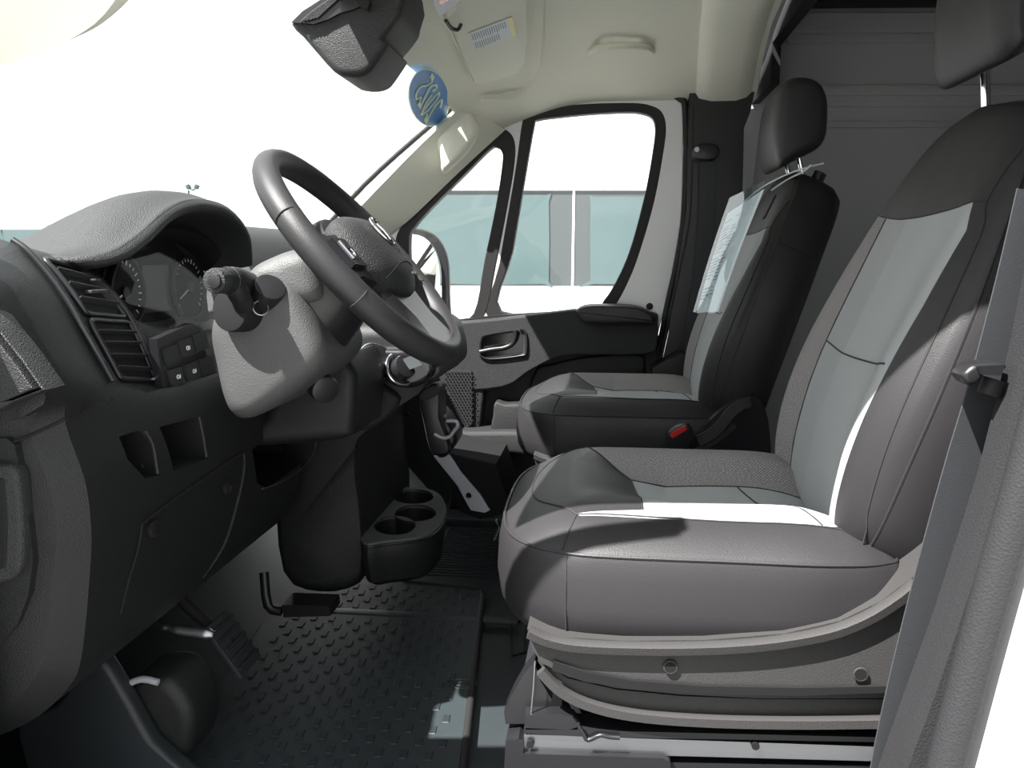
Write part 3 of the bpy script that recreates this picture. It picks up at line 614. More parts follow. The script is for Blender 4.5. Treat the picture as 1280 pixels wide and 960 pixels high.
# recliner cover with lever, belt buckle
rc = [(868, 548), (905, 510), (930, 498), (952, 502), (962, 540), (958, 600), (900, 610), (862, 580)]
link('recliner_cover', prism(rc, 1.885, 1.91, 0.004, 3), M['satin'], ps)
link('recliner_lever', tube([P(u, v, 1.875) for u, v in [(872, 551), (885, 545), (900, 533), (912, 517), (924, 507), (938, 502)]], 0.008, sm=4, prof=[(-0.012, -0.004), (0.012, -0.004), (0.012, 0.004), (-0.012, 0.004)], ref=(0, 0, 1)), M['base'], ps)
bu = link('belt_buckle', slab([(834, 548), (838, 538), (858, 530), (866, 540), (862, 560), (845, 575), (836, 565)], 1.84, 1.87, 0.004, sm=3), M['satin'], ps)
link('release_button', prism([(838, 545), (840, 541), (857, 532), (859, 537), (841, 548)], 1.833, 1.842, 0.001), M['red'], bu)
for i, (u, v) in enumerate(((960, 578), (967, 588))):
    pass
link('buckle_tab', prism([(959, 590), (970, 577), (975, 583), (968, 592)], 1.55, 1.56, 0.001), M['steel'], ds)
link('buckle_tab', prism([(968, 596), (975, 589), (977, 595), (971, 599)], 1.55, 1.56, 0.001), M['steel'], ds)
# ================================================================ PAPERWORK SLEEVE
st = thing('document_sleeve', 'clear plastic sleeve of white papers hung from the far seat headrest post', 'papers', tuple(P(930, 330, 2.0)))
A_, B_, C_, D_ = P(926, 254, 1.98), P(972, 233, 1.82), P(910, 399, 1.74), P(881, 397, 1.86)
def sheet(a, b, c, d, off, th, name, m, nrow=6):
    n = (b-a).cross(d-a).normalized(); n = n if n.x < 0 else -n
    rows = [[a.lerp(d, k/5)+n*(off+0.003*math.sin(k/5*3.1)), (a.lerp(b, .5)).lerp(d.lerp(c, .5), k/5)+n*(off+0.007*math.sin(k/5*3.1)), b.lerp(c, k/5)+n*(off+0.003*math.sin(k/5*3.1))] for k in range(6)]
    return link(name, patch(rows, th, 3, 2), M[m], st), n
_, nn = sheet(A_, B_, C_, D_, 0.030, 0.0006, 'sleeve', 'sleeve')
a2, b2, c2_, d2 = A_.lerp(D_, .15).lerp(B_, .06), B_.lerp(C_, .06), C_.lerp(B_, .02), D_.lerp(C_, .10)
sh, _ = sheet(a2, b2, c2_, d2, 0.026, 0.0015, 'paper_sheet', 'white')
bm = bmesh.new()
for r in range(26):
    for c0, c1 in ((0.10, 0.40), (0.46, 0.60)) if r % 7 else ((0.1, 0.75),):
        if random.random() < 0.25: continue
        t0 = 0.10+r*0.031; k = 0.018
        def q(s, t): return a2.lerp(b2, s).lerp(d2.lerp(c2_, s), t)+nn*(0.0295+0.003*math.sin(t*3.1)+0.004*math.sin(t*3.1)*(1-abs(2*s-1)))
        e = c0+(c1-c0)*random.uniform(.6, 1)
        bm.faces.new([bm.verts.new(q(*p)) for p in ((c0, t0), (e, t0), (e, t0+0.010), (c0, t0+0.010))])
tx = link('printed_lines', bm2me(bm, smooth=10), M['ink'], sh); tx['kind'] = 'stuff'
link('sleeve_edge', tube([P(u, v, Y) for u, v, Y in [(928, 254, 2.22), (950, 236, 2.12), (975, 222, 2.04), (1000, 212, 2.0), (1030, 204, 1.98)]], 0.002, sm=4, n=6), M['labelg'], st)
link('sleeve_edge', tube([P(u, v, Y) for u, v, Y in [(964, 238, 2.02), (985, 224, 2.01), (1005, 214, 1.99), (1014, 206, 1.97)]], 0.002, sm=4, n=6), M['labelg'], st)

# ================================================================ DASHBOARD
LOW = [(82, 530), (106, 600), (114, 660), (112, 720), (102, 820), (85, 860), (32, 905), (-60, 935), (-200, 945)]
lowp = [P(u, v, 0.83) for u, v in LOW]
def sec(Y, upper, inset=0.0):
    a = [P(u, v, Y) for u, v in upper] if isinstance(upper[0][0], int) and not isinstance(upper[0], Vector) else [Vector(p) for p in upper]
    a = [Vector((p[0], Y, p[2])) for p in a]
    return a+[Vector((p.x, Y, p.z)) for p in lowp]
U1 = [(-330, 318), (-160, 326), (-60, 333), (0, 348), (28, 383), (52, 425), (80, 478)]
U2 = [(-230, 296), (-110, 290), (0, 299), (35, 322), (75, 372), (106, 428), (136, 480)]
U3 = [(-180, 312), (-60, 305), (58, 316), (112, 343), (150, 383), (176, 428), (200, 482)]
def XZ(l): return [(x, 0, z) for x, z in l]
UC = XZ([(-1.05, .73), (-.90, .715), (-.84, .700), (-.79, .685), (-.70, .68), (-.622, .672), (-.605, .625)])
UP_ = XZ([(-1.05, .75), (-.93, .83), (-.83, .865), (-.75, .850), (-.705, .80), (-.67, .73), (-.64, .64)])
secs = []
for Y, U, k in ((0.795, U1, 0.05), (0.802, U1, 0.022), (0.83, U1, 0), (0.88, None, 0), (0.93, U2, 0), (1.0, None, 0), (1.07, U3, 0), (1.09, U3, 0), (1.12, UC, 0), (1.3, UC, 0), (1.50, UC, 0), (1.56, UP_, 0), (1.9, UP_, 0), (2.3, UP_, 0), (2.46, UP_, 0)):
    if U is None: secs.append(None); continue
    q = sec(Y, U)
    if Y > 1.5: q = q[:7]+[Vector((p.x-0.075, Y, max(p.z, 0.30))) for p in q[7:]]
    if k: c = sum(q, Vector())/len(q); q = [Vector((p.x-(k if p.x > -0.9 else 0), p.y, p.z+(0 if abs(p.z-c.z) < .1 else (-k*.7 if p.z > c.z else k)))) for p in q]
    secs.append(q)
for i, q in enumerate(secs):
    if q is None: secs[i] = [(a+b)/2 for a, b in zip(secs[i-1], secs[i+1])]
# close each section along the back
full = []
for q in secs:
    Y = q[0].y; bk_ = [Vector((-1.12, Y, q[-1].z)), Vector((-1.14, Y, 0.5))]
    qq = crom(q, 4, False); full.append(qq+bk_)
db = thing('dashboard', 'wide black and charcoal dashboard below the windshield', 'dashboard', (-0.8, 1.6, 0.3))
dash = link('dash_body', loft(full, smooth=40), M['plastic_d'])
def cutter(px, Y0, Y1, sm=0): return link('cut', prism(px, Y0, Y1, 0.0, sm), None)
cuts = []
def cutx(pts, x0, x1):
    """pocket cut along x: outline given as pixels on the plane x=x0"""
    return link('cut', prism3([Px(u, v, x0)+Vector((0.08, 0, 0)) for u, v in pts], (x1-x0-0.08, 0, 0), 0.0), None)
cuts.append(cutx([(204, 534), (250, 521), (258, 572), (214, 590)], -0.570, -0.75))
cuts.append(cutx([(156, 546), (180, 538), (192, 560), (198, 594), (178, 598), (160, 575)], -0.570, -0.72))
cuts.append(cutx([(313, 562), (330, 548), (386, 528), (396, 540), (392, 566), (376, 585), (340, 611), (326, 604)], -0.570, -0.75))
boolcut(dash, cuts)
dash.parent = db; dash.data.transform(Matrix.Translation(-Vector(db['_o'])))
D = lambda n, me, m, par=db: link(n, me, M[m], par)

# dash end: lower end cover with its pull slot, seam, window-demister vent
D('end_cover', prism([(-200, 560), (8, 548), (18, 556), (28, 600), (38, 660), (41, 700), (36, 742), (22, 780), (0, 806), (-60, 850), (-200, 880)], 0.789, 0.81, 0.005, 0), 'plastic_d')
D('end_pull', slab([(-40, 590), (0, 582), (14, 584), (22, 600), (27, 660), (26, 705), (18, 722), (0, 730), (-40, 735)], 0.778, 0.80, 0.006, sm=3), 'plastic')
D('end_slot', slab([(-40, 600), (0, 598), (5, 610), (8, 660), (6, 705), (0, 712), (-40, 715)], 0.776, 0.79, 0.003, sm=3), 'matte')
D('end_seam', tube(PY([(18, 552), (40, 543), (62, 533), (82, 523)], 0.793), 0.002, sm=3, n=6), 'matte')
D('end_seam', tube(PY([(92, 519), (115, 510), (140, 499)], 0.86), 0.002, n=6), 'matte')
fo = [(-80, 400), (0, 405), (8, 408), (36, 440), (56, 468), (66, 484), (50, 492), (12, 510), (-80, 545)]
fo = [(-90, 372), (-8, 392), (0, 396), (16, 416), (40, 446), (66, 483), (56, 487), (30, 497), (8, 509), (-90, 545)]
fi = [(-90, 388), (-16, 402), (-4, 410), (12, 428), (34, 456), (52, 482), (40, 487), (10, 500), (-90, 536)]
ev = link('vent_frame', holed(PY(fo, 0.786), [PY(fi, 0.786)], 0.03, 0, 0, 0.002), M['plastic'], db)
link('vent_back', prism(fi, 0.80, 0.806, 0), M['matte'], ev)
for k, (a, b) in enumerate(zip([(-60, 436), (-40, 446), (-20, 458), (-6, 474), (4, 490)], [(0, 396), (16, 416), (34, 440), (46, 460), (55, 478)])):
    link('slat', tube(PY([(a[0], a[1]), (a[0]+(b[0]-a[0])*.5, (a[1]+b[1])/2+1), b], 0.789), 0.0016, n=6), M['satin'], ev)
for k in range(4):
    a = (-56+k*18, 410+k*4); b = (-22+k*14, 520-k*7)
    link('fin', tube(PY([a, ((a[0]+b[0])/2+6, (a[1]+b[1])/2-6), b], 0.793), 0.0014, n=6), M['satin'], ev)
for k in range(4):
    q = [(2+k*13, 396+k*18), (22+k*13, 424+k*18), (12+k*13, 430+k*18), (-8+k*13, 404+k*18)]
    link('thumb_rib', prism(q, 0.786, 0.796, 0.001), M['plastic'], ev)
# ---- twin driver vents in one pod
def S(u, t): return P(u[0], u[1], 0.93+0.14*t)
cl = [P(a[0]*(1-t)+b[0]*t, a[1]*(1-t)+b[1]*t, 0.94+0.12*t) for a, b, t in [((30, 316), (80, 325), .3)]]
C2_ = crom(sec(0.93, U2), 8); C3_ = crom(sec(1.07, U3), 8)
def at_(Cv, t): k = min(max(t*8, 0), len(Cv)-1.001); i_ = int(k); return Cv[i_].lerp(Cv[i_+1], k-i_)
def DS(s_, t):
    p = at_(C2_, t).lerp(at_(C3_, t), s_); d1_ = at_(C3_, t)-at_(C2_, t); d2_ = at_(C2_, t+.1).lerp(at_(C3_, t+.1), s_)-at_(C2_, t-.1).lerp(at_(C3_, t-.1), s_)
    n = d1_.cross(d2_).normalized(); n = n if n.x > 0 else -n
    return p, n
pv = db
for s_ in (0.05, 1.0):
    link('pod_edge', tube([DS(s_, t)[0]+DS(s_, t)[1]*0.003 for t in (2.2, 2.7, 3.2, 3.7, 4.2, 4.7, 5.2, 5.6, 5.95)], 0.0045, sm=3, n=8), M['satin'], pv)
def vent(s0, s1, t0, t1, nsl, nm):
    def q(a, b): p, n = DS(s0+(s1-s0)*a, t0+(t1-t0)*b); return p+n*0.003
    n0 = DS((s0+s1)/2, (t0+t1)/2)[1]
    f_ = link(nm, tube([q(0.08, 0), q(.5, 0), q(0.92, 0), q(1, 0.08), q(1, .3), q(1, .5), q(1, .7), q(1, 0.92), q(0.92, 1), q(.5, 1), q(0.08, 1), q(0, 0.92), q(0, .7), q(0, .5), q(0, .3), q(0, 0.08)], 0.0035, True, sm=3, n=8), M['satin'], pv)
    link('duct', patch([[q(a, b)-n0*0.0022 for a in (0, .5, 1)] for b in (0, .25, .5, .75, 1)], 0.0006, 3, 3), M['matte'], f_)
    for k in range(nsl):
        t = (k+1)/(nsl+1); nn_ = DS(.5, t0+(t1-t0)*t)[1]
        link('slat', tube([q(0.01, t), q(0.99, t)], 1, prof=[(0.006, -0.0008), (0.006, 0.0008), (-0.002, 0.0030), (-0.002, 0.0015)], ref=nn_), M['plastic'], f_)
    return q, n0, f_
q1, n1, f1 = vent(.22, .90, 2.95, 4.35, 3, 'upper_vent')
q2, n2, f2 = vent(.22, .92, 4.50, 5.85, 4, 'lower_vent')
link('vent_tab', box(q1(.5, .62)+n1*0.007, (0.010, 0.035, 0.004), 0.001), M['base'], f1)
link('vent_tab', box(q1(.75, .36)+n1*0.007, (0.008, 0.012, 0.003), 0.001), M['base'], f1)
link('corner_chrome', tube([q2(1.02, .90)+n2*.004, q2(1.0, 1.0)+n2*.004, q2(.86, 1.0)+n2*.004], 0.002, n=6), M['chrome'], f2)
# ---- switch panel under the cluster
def SP(u, v): return Px(u, v, -0.597)
sp = link('switch_panel', prism3([SP(u, v) for u, v in [(196, 424), (240, 404), (250, 410), (266, 480), (256, 488), (212, 494), (204, 488)]], (-0.012, 0, 0), 0.003), M['satin'], db)
for k, (u0, v0) in enumerate([(202, 436), (220, 427), (238, 420), (208, 463), (228, 456), (246, 450)]):
    b = link('button', prism3([SP(u, v)+Vector((0.004, 0, 0)) for u, v in [(u0, v0), (u0+16, v0-5), (u0+21, v0+15), (u0+5, v0+21)]], (-0.01, 0, 0), 0.001), M['plastic'], db)
    if k in (1, 4, 3):
        c = SP(u0+10, v0+8)+Vector((0.0055, 0, 0))
        link('symbol', ring(c, (1, 0, 0), 0.0028, 0.0006, 14, 5), M['mark'], b)
        link('symbol', box(c+Vector((0, 0.006, 0)), (0.0006, 0.0012, 0.006), 0), M['mark'], b)
# ---- knee panel access cover with two fasteners, niche edges
def LX(u, v):   # a point on the lower dash surface, found by depth between the end and the column
    return None
kc = []
def onlow(v83, Y):
    for (u1, v1), (u2, v2) in zip(LOW, LOW[1:]):
        if v1 <= v83 <= v2:
            t = (v83-v1)/(v2-v1); p = P(u1+(u2-u1)*t, v83, 0.83); return Vector((p.x+0.0025, Y, p.z))
def edge_tube(L, r=0.0016, m='plastic', nm='cover_edge'): return D(nm, tube([onlow(v, Y) for v, Y in L], r, sm=3, n=6), m)
edge_tube([(690, 0.93), (680, 1.03), (672, 1.14), (668, 1.22)], 0.0022, 'matte')
edge_tube([(668, 1.22), (700, 1.225), (760, 1.21), (815, 1.18), (850, 1.14)], 0.0022, 'plastic')
edge_tube([(690, 0.93), (720, 0.925), (760, 0.91), (800, 0.90)], 0.0018, 'matte')
for v, Y in ((706, 0.955), (712, 1.165)):
    c = onlow(v, Y); D('fastener', cyl(c+Vector((0.002, 0, 0)), (1, 0, 0.15), 0.011, 0.006, n=20, bevel=0.001), 'matte')
    D('fastener_slot', cyl(c+Vector((0.005, 0, 0)), (1, 0, 0.15), 0.005, 0.004, n=12), 'gloss')
D('niche_lip', tube([Px(u, v, -0.566) for u, v in [(249, 522), (254, 545), (258, 571)]], 0.0016, n=6), 'base')
D('niche_lip', tube([Px(u, v, -0.566) for u, v in [(182, 540), (191, 556), (197, 592)]], 0.0016, sm=3, n=6), 'base')
D('small_socket', cyl(Px(176, 580, -0.60), (1, -.4, 0.3), 0.010, 0.03, n=16), 'steel')
D('pocket_lip', tube([Px(u, v, -0.566) for u, v in [(328, 611), (350, 603), (376, 587), (391, 570), (396, 548)]], 0.0018, sm=3, n=6), 'base')
# ================================================================ INSTRUMENT HOOD + CLUSTER
ih = db
rim = [(58, 322, 1.03), (95, 327, 1.02), (140, 318, 1.06), (176, 294, 1.12), (212, 262, 1.20), (248, 252, 1.28), (285, 262, 1.37), (308, 292, 1.44), (312, 328, 1.47)]
rimP = [P(*p) for p in rim]
mid = [p+Vector((-0.10+0.01*abs(i-4), 0, 0.0+(0.012 if 2 < i < 7 else 0.0))) for i, p in enumerate(rimP)]
frt = [p+Vector((-0.26, 0, -0.055)) for p in rimP]
inn = [Vector((p.x-0.012, 1.25+(p.y-1.25)*0.90, 0.70+(p.z-0.70)*0.90)) for p in rimP]
inb = [Vector((p.x-0.075, 1.25+(p.y-1.25)*0.84, 0.70+(p.z-0.70)*0.84)) for p in rimP]
link('hood', patch([inb, inn, [a.lerp(b, .5)+Vector((0.012, 0, 0)) for a, b in zip(inn, rimP)], rimP, [p+Vector((-0.012, 0, 0.003)) for p in rimP], mid, frt], 0.003, 5, 5), M['plastic'], ih)
arch = [Vector((-0.70, 1.11, 0.72)), Vector((-0.70, 1.13, 0.78)), Vector((-0.695, 1.19, 0.825)), Vector((-0.69, 1.28, 0.842)), Vector((-0.685, 1.38, 0.83)), Vector((-0.68, 1.45, 0.78)), Vector((-0.675, 1.47, 0.71))]
arch2 = [Vector((p.x-0.04, 1.29+(p.y-1.29)*.9, 0.72+(p.z-.72)*.86)) for p in arch]
link('inner_shroud', patch([arch, [a.lerp(b, .5)+Vector((0.004, 0, 0)) for a, b in zip(arch, arch2)], arch2], 0.003, 5, 5), M['plastic_d'], ih)
gx = -0.735
link('gauge_board', prism3([(gx, 1.12, 0.68), (gx, 1.12, 0.77), (gx, 1.18, 0.82), (gx, 1.25, 0.835), (gx, 1.36, 0.82), (gx, 1.46, 0.77), (gx, 1.47, 0.68)], (-0.01, 0, 0), 0.001, 0), M['matte'], ih)
for cy, r in ((1.185, 0.055), (1.385, 0.055)):
    cz = 0.745; dl = link('dial', ring((gx+0.01, cy, cz), (1, 0, 0), r, 0.0035, 40, 8), M['plastic_d'], ih)
    link('dial_face', cyl((gx+0.004, cy, cz), (1, 0, 0), r, 0.004, n=40), M['matte'], dl)
    for k in range(22):
        a = math.radians(-40+k*260/21); p = Vector((gx+0.0075, cy+math.cos(a)*r*.86, cz+math.sin(a)*r*.86))
        link('tick', box(p, (0.0008, 0.0018, 0.0075 if k % 3 == 0 else 0.0045), 0, rot=Matrix.Rotation(a-math.pi/2, 3, 'X')), M['mark'], dl)
    a = math.radians(205); c = Vector((gx+0.011, cy, cz)); e = c+Vector((0, math.cos(a)*r*.75, math.sin(a)*r*.75))
    link('needle', tube([c, e], [0.0016, 0.0008], n=6), M['mark'], dl)
    link('needle_hub', cyl((gx+0.011, cy, cz), (1, 0, 0), 0.009, 0.006, n=20), M['satin'], dl)
link('display', prism3([(gx+0.006, 1.245, 0.71), (gx+0.006, 1.325, 0.71), (gx+0.006, 1.325, 0.785), (gx+0.006, 1.245, 0.785)], (-0.006, 0, 0), 0.001), M['satin'], ih)
lens = [[Vector((x, y, z+0.0*y)) for y in (1.12, 1.18, 1.28, 1.38, 1.46)] for x, z in ((-0.660, 0.675), (-0.685, 0.73), (-0.70, 0.79), (-0.71, 0.825))]
link('lens', patch(lens, 0.002, 4, 4), M['lens'], ih)
low_b = [P(*p) for p in [(100, 336, 1.04), (120, 345, 1.05), (138, 362, 1.06), (160, 392, 1.08), (190, 410, 1.12), (222, 414, 1.2), (250, 405, 1.30)]]
link('lower_bezel', patch([[p+Vector((-0.05, 0.02, 0.012)) for p in low_b], low_b, [p+Vector((0.012, -0.01, -0.03)) for p in low_b]], 0.004, 4, 4), M['plastic'], ih)
# ================================================================ STEERING COLUMN, STALK, WHEEL
WC = Vector((-0.357, 1.207, 0.796)); TT = 0.845
wa = Vector((math.cos(TT), 0, -math.sin(TT))); wn = Vector((math.sin(TT), 0, math.cos(TT))); wb_ = Vector((0, 1, 0))
def W(a, b, n): return WC+wa*a+wb_*b+wn*n
sc = thing('steering_column', 'grey grained steering column cover behind the wheel', 'column', tuple(P(330, 450, 1.15)))
colo = [(255, 420), (262, 388), (280, 360), (305, 345), (345, 350), (370, 372), (392, 410), (402, 440), (396, 462), (370, 487), (330, 515), (302, 527), (284, 522), (272, 500), (262, 460)]
link('lower_cover', slab(colo, 1.10, 1.32, 0.03, sm=4, seg=5, rad=True), M['shroud'], sc)
link('upper_cover', slab([(300, 352), (308, 335), (330, 322), (360, 312), (385, 318), (398, 345), (400, 375), (370, 385), (320, 372)], 1.12, 1.31, 0.03, sm=4, seg=5, rad=True), M['shroud'], sc)
link('stalk_boss', cyl(P(302, 388, 1.10), (-0.3, -1, 0.1), 0.030, 0.05, n=28, bevel=0.004), M['matte'], sc)
link('key_cylinder', cyl(P(332, 372, 1.11), (0.5, -0.5, 0.6), 0.022, 0.05, n=24, bevel=0.003), M['satin'], sc)
link('key_ring', ring(P(326, 385, 1.085), (0.5, -0.8, 0.3), 0.010, 0.0008, 24, 6), M['steel'], sc)
link('lower_knob', cyl(P(403, 484, 1.22), (0.6, -0.7, -0.2), 0.022, 0.03, n=28, bevel=0.005), M['satin'], sc)
link('lower_trim', slab([(350, 480), (395, 455), (430, 445), (445, 470), (440, 545), (420, 552), (330, 560), (300, 560), (330, 520)], 1.30, 1.50, 0.02, sm=0), M['plastic_d'], sc)
link('column_skirt', cyl(W(-0.005, 0, -0.075), wn, 0.085, 0.11, r2=0.062, n=36, bevel=0.006), M['satin'], sc)
sk = thing('indicator_stalk', 'black indicator stalk with a round ribbed end pointing left of the column', 'stalk', tuple(P(300, 370, 1.08)))
link('stalk_arm', tube([P(306, 392, 1.09), P(304, 380, 1.075), P(298, 365, 1.06), P(290, 353, 1.05)], [0.013, 0.014, 0.015, 0.016], sm=4, n=16), M['satin'], sk)
link('stalk_head', tube([P(310, 355, 1.12), P(295, 351, 1.06), P(280, 351, 1.035)], [0.017, 0.018, 0.017], sm=4, n=20), M['plastic_d'], sk)
en = link('stalk_end', cyl(P(273, 351, 1.02), P(273, 351, 1.02)-P(295, 351, 1.06), 0.0165, 0.022, n=24, bevel=0.004), M['plastic'], sk)
link('end_button', cyl(P(268.5, 351.5, 1.008), P(273, 351, 1.02)-P(295, 351, 1.06), 0.0095, 0.006, n=20, bevel=0.002), M['plastic_d'], sk)
for k in range(2): link('ring_mark', ring(P(291-k*6, 351, 1.055-k*.012), P(273, 351, 1.02)-P(295, 351, 1.06), 0.0181, 0.0005, 28, 5), M['base'], sk)
sw = thing('steering_wheel', 'black steering wheel with airbag hub and chrome emblem', 'steering wheel', tuple(WC))
R0 = 0.187
rimv = []
prof = [(math.cos(a)*0.018*(1.0+0.10*math.cos(2*a)), math.sin(a)*0.017) for a in [2*math.pi*k/16 for k in range(16)]]
cp = [W(R0*math.cos(a)*(0.985 if math.cos(a) > .7 else 1), R0*math.sin(a), 0) for a in [2*math.pi*k/96 for k in range(96)]]
link('rim', tube(cp, 1, True, prof=prof, ref=wn), M['leather'], sw)
for a in (70, 112, -70, -112):
    r_ = math.radians(a); c = W(R0*math.cos(r_), R0*math.sin(r_), 0); link('rim_joint', ring(c, wa*-math.sin(r_)+wb_*math.cos(r_), 0.0177, 0.0010, 24, 6), M['stitch'], sw)
pado = [(-0.062, 0.0), (-0.060, 0.05), (-0.045, 0.085), (-0.01, 0.098), (0.035, 0.090), (0.062, 0.068), (0.080, 0.035), (0.085, 0.0), (0.080, -0.035), (0.062, -0.068), (0.035, -0.090), (-0.01, -0.098), (-0.045, -0.085), (-0.060, -0.05)]
def ph(x, y, d): return 0.020+0.022*(1-np.exp(-d/0.018))+0.004*np.clip(1-(np.hypot(x, y)/0.08)**2, 0, 1)
PD, _, pb = pillow(pado, [(0.012, -0.02), (0.002, 0.0), (0.0, 0.012), (0.001, 0.019)], ph, {}, lambda x, y, h: W(x, y, h), nr=24, N=140)
pad = link('airbag_cover', PD['*'], M['plastic'], sw)
link('airbag_seam', seam([(0.055, -0.075), (0.045, -0.03), (0.043, 0.0), (0.045, 0.03), (0.055, 0.075)], ph, pb, lambda x, y, h: W(x, y, h), 0.0009), M['matte'], pad)
em = link('emblem', tube([W(-0.012+0.024*math.cos(a), 0.020*math.sin(a)*(1.0-0.25*math.cos(a)), 0.0475) for a in [2*math.pi*k/28 for k in range(28)]], 0.0022, True, n=6), M['chrome'], pad)
for sg_ in (1, -1):
    link('emblem_horn', tube([W(-0.026, 0.002*sg_, 0.048), W(-0.030, 0.010*sg_, 0.048), W(-0.018, 0.017*sg_, 0.048), W(-0.004, 0.013*sg_, 0.048), W(-0.008, 0.006*sg_, 0.048)], 0.0022, sm=4, n=6), M['chrome'], em)
link('emblem_face', tube([W(-0.024, 0, 0.048), W(-0.008, 0, 0.049), W(0.006, 0, 0.048)], [0.005, 0.004, 0.003], sm=3, n=8), M['chrome'], em)
text3d('AIRBAG', 0.009, Matrix(((wb_.x, -wa.x, wn.x, W(0.066, 0, 0.0425).x), (wb_.y, -wa.y, wn.y, W(0.066, 0, 0.0425).y), (wb_.z, -wa.z, wn.z, W(0.066, 0, 0.0425).z), (0, 0, 0, 1))), M['base'], pad)
def spoke(pts, nm='spoke', th=0.016, m='satin'):
    return link(nm, prism3([W(a, b, -0.004) for a, b in pts], wn*th, 0.005, 3, seg=3), M[m], sw)
for sg_ in (1, -1):
    sp_ = spoke([(-0.028, 0.075*sg_), (-0.030, 0.13*sg_), (-0.035, 0.183*sg_), (0.042, 0.178*sg_), (0.040, 0.13*sg_), (0.052, 0.08*sg_)])
    link('switch_pod', prism3([W(a, b*sg_, 0.010) for a, b in [(-0.018, 0.102), (-0.020, 0.148), (0.026, 0.150), (0.030, 0.104)]], wn*0.010, 0.003), M['gloss'], sp_)
    link('switch_mark', ring(W(0.004, 0.126*sg_, 0.0205), wn, 0.010, 0.0012, 20, 6), M['chrome'], sp_)
    link('switch_rocker', tube([W(-0.012, 0.140*sg_, 0.021), W(0.018, 0.142*sg_, 0.021)], 0.003, n=8), M['steel'], sp_)
    link('rear_button', tube([W(-0.02, 0.100*sg_, -0.024), W(0.022, 0.100*sg_, -0.026)], 0.006, n=10), M['gloss'], sp_)
spoke([(0.060, -0.060), (0.060, 0.060), (0.12, 0.050), (0.180, 0.060), (0.180, -0.060), (0.12, -0.050)], 'lower_spoke')
link('hub_back', cyl(W(0.006, 0, -0.022), wn, 0.098, 0.04, r2=0.088, n=40, bevel=0.008), M['satin'], sw)

# ================================================================ CENTRE CONSOLE
cc = db
CL = lambda n, me, m, par=cc: link(n, me, M[m], par)
stack = [(400, 420), (450, 405), (520, 410), (538, 440), (541, 474), (520, 490), (470, 522), (444, 540), (441, 600), (449, 650), (452, 700), (445, 735), (395, 745), (350, 720), (340, 600), (360, 480)]
CL('stack_body', slab(stack, 1.56, 1.98, 0.03, sm=3, rad=True), 'plastic_d')
CL('facet', slab([(436, 462), (444, 452), (470, 478), (498, 500), (478, 528), (450, 540), (440, 520)], 1.535, 1.60, 0.015, sm=3, rad=True), 'plastic')
hp = CL('climate_panel', slab([(430, 438), (450, 436), (520, 436), (540, 450), (541, 470), (522, 484), (500, 486), (478, 476), (455, 458)], 1.50, 1.60, 0.016, sm=3, rad=True), 'gloss')
for (u, v, r) in ((470, 452, .034), (500, 462, .030)):
    c = P(u, v, 1.50); ax = Vector((0.75, -0.55, 0.45))
    k_ = CL('dial_ring', ring(c, ax, r, 0.004, 36, 8), 'chrome'); link('knob', cyl(c+ax*0.01, ax, r*.75, 0.02, n=32, bevel=0.003), M['satin'], k_)
CL('small_screen', prism3([P(u, v, 1.49) for u, v in [(503, 449), (517, 444), (528, 456), (512, 462)]], (0, 0.01, 0), 0.001), 'vanband')
hd_ = thing('device_holder', 'black upright holder with a pale lip beside the centre stack', 'holder', tuple(P(550, 570, 2.0)))
link('holder_back', slab([(522, 494), (530, 487), (545, 484), (549, 495), (550, 520), (560, 556), (560, 568), (543, 570), (536, 560), (527, 520)], 1.93, 2.02, 0.008, sm=3, rad=True), M['satin'], hd_)
link('holder_cap', slab([(524, 493), (533, 485), (545, 482), (549, 488), (546, 494), (533, 500), (525, 500)], 1.915, 2.0, 0.004, sm=3, rad=True), M['base'], hd_)
link('holder_body', slab([(536, 520), (550, 516), (570, 545), (566, 560), (556, 572), (545, 570), (537, 545)], 1.96, 2.06, 0.01, sm=3, rad=True), M['satin'], hd_)
link('holder_lip', tube(PY([(543, 542), (552, 547), (562, 546), (567, 539), (572, 533), (570, 527), (558, 526)], 1.93), 0.005, sm=4, n=8), M['alu'], hd_)
ms = thing('metal_strip', 'pale bare metal strip with a round hole beside the black footwell', 'strip', tuple(P(600, 638, 2.0)))
stp = [P(u, v, 2.05) for u, v in [(543, 570), (549, 568), (562, 569), (576, 590), (600, 618), (612, 637), (606, 640), (589, 637), (585, 630), (572, 606)]]
link('strip', holed(stp, [[P(586+4*math.cos(a), 619+4*math.sin(a), 2.05) for a in [k*math.pi/6 for k in range(12)]]], 0.006, 0, 0, 0.001), M['alu'], ms)
link('mount_box', slab([(540, 562), (620, 580), (640, 640), (600, 650), (575, 640), (556, 600)], 2.062, 2.30, 0.008, sm=0, rad=True), M['matte'], ms)
# cup holder tray
ch = thing('cup_holder', 'black console tray with round cup wells on the floor below the centre stack', 'cup holder', tuple(P(500, 720, 1.7)))
zt = P(505, 645, 1.72).z
to = [Pz(u, v, zt) for u, v in [(450, 662), (453, 648), (468, 626), (488, 614), (510, 611), (535, 613), (550, 621), (556, 636), (552, 654), (538, 668), (515, 674), (480, 678), (456, 680)]]
def well(u, v, rx, ry): return [Pz(u+rx*math.cos(a), v+ry*math.sin(a), zt) for a in [k*math.pi/12 for k in range(24)]]
W3 = [well(517, 622.5, 26, 9.5), well(519, 643.5, 27, 10.5), well(493, 659, 27, 12)]
top = holed(to, W3+[[Pz(u, v, zt) for u, v in [(458, 655), (464, 640), (476, 628), (482, 628), (472, 650), (462, 660)]]], 0.004, 4, 0, 0.002)
tpo = link('tray_top', top, M['shroud'], ch)
tc_ = crom(to, 4, True)
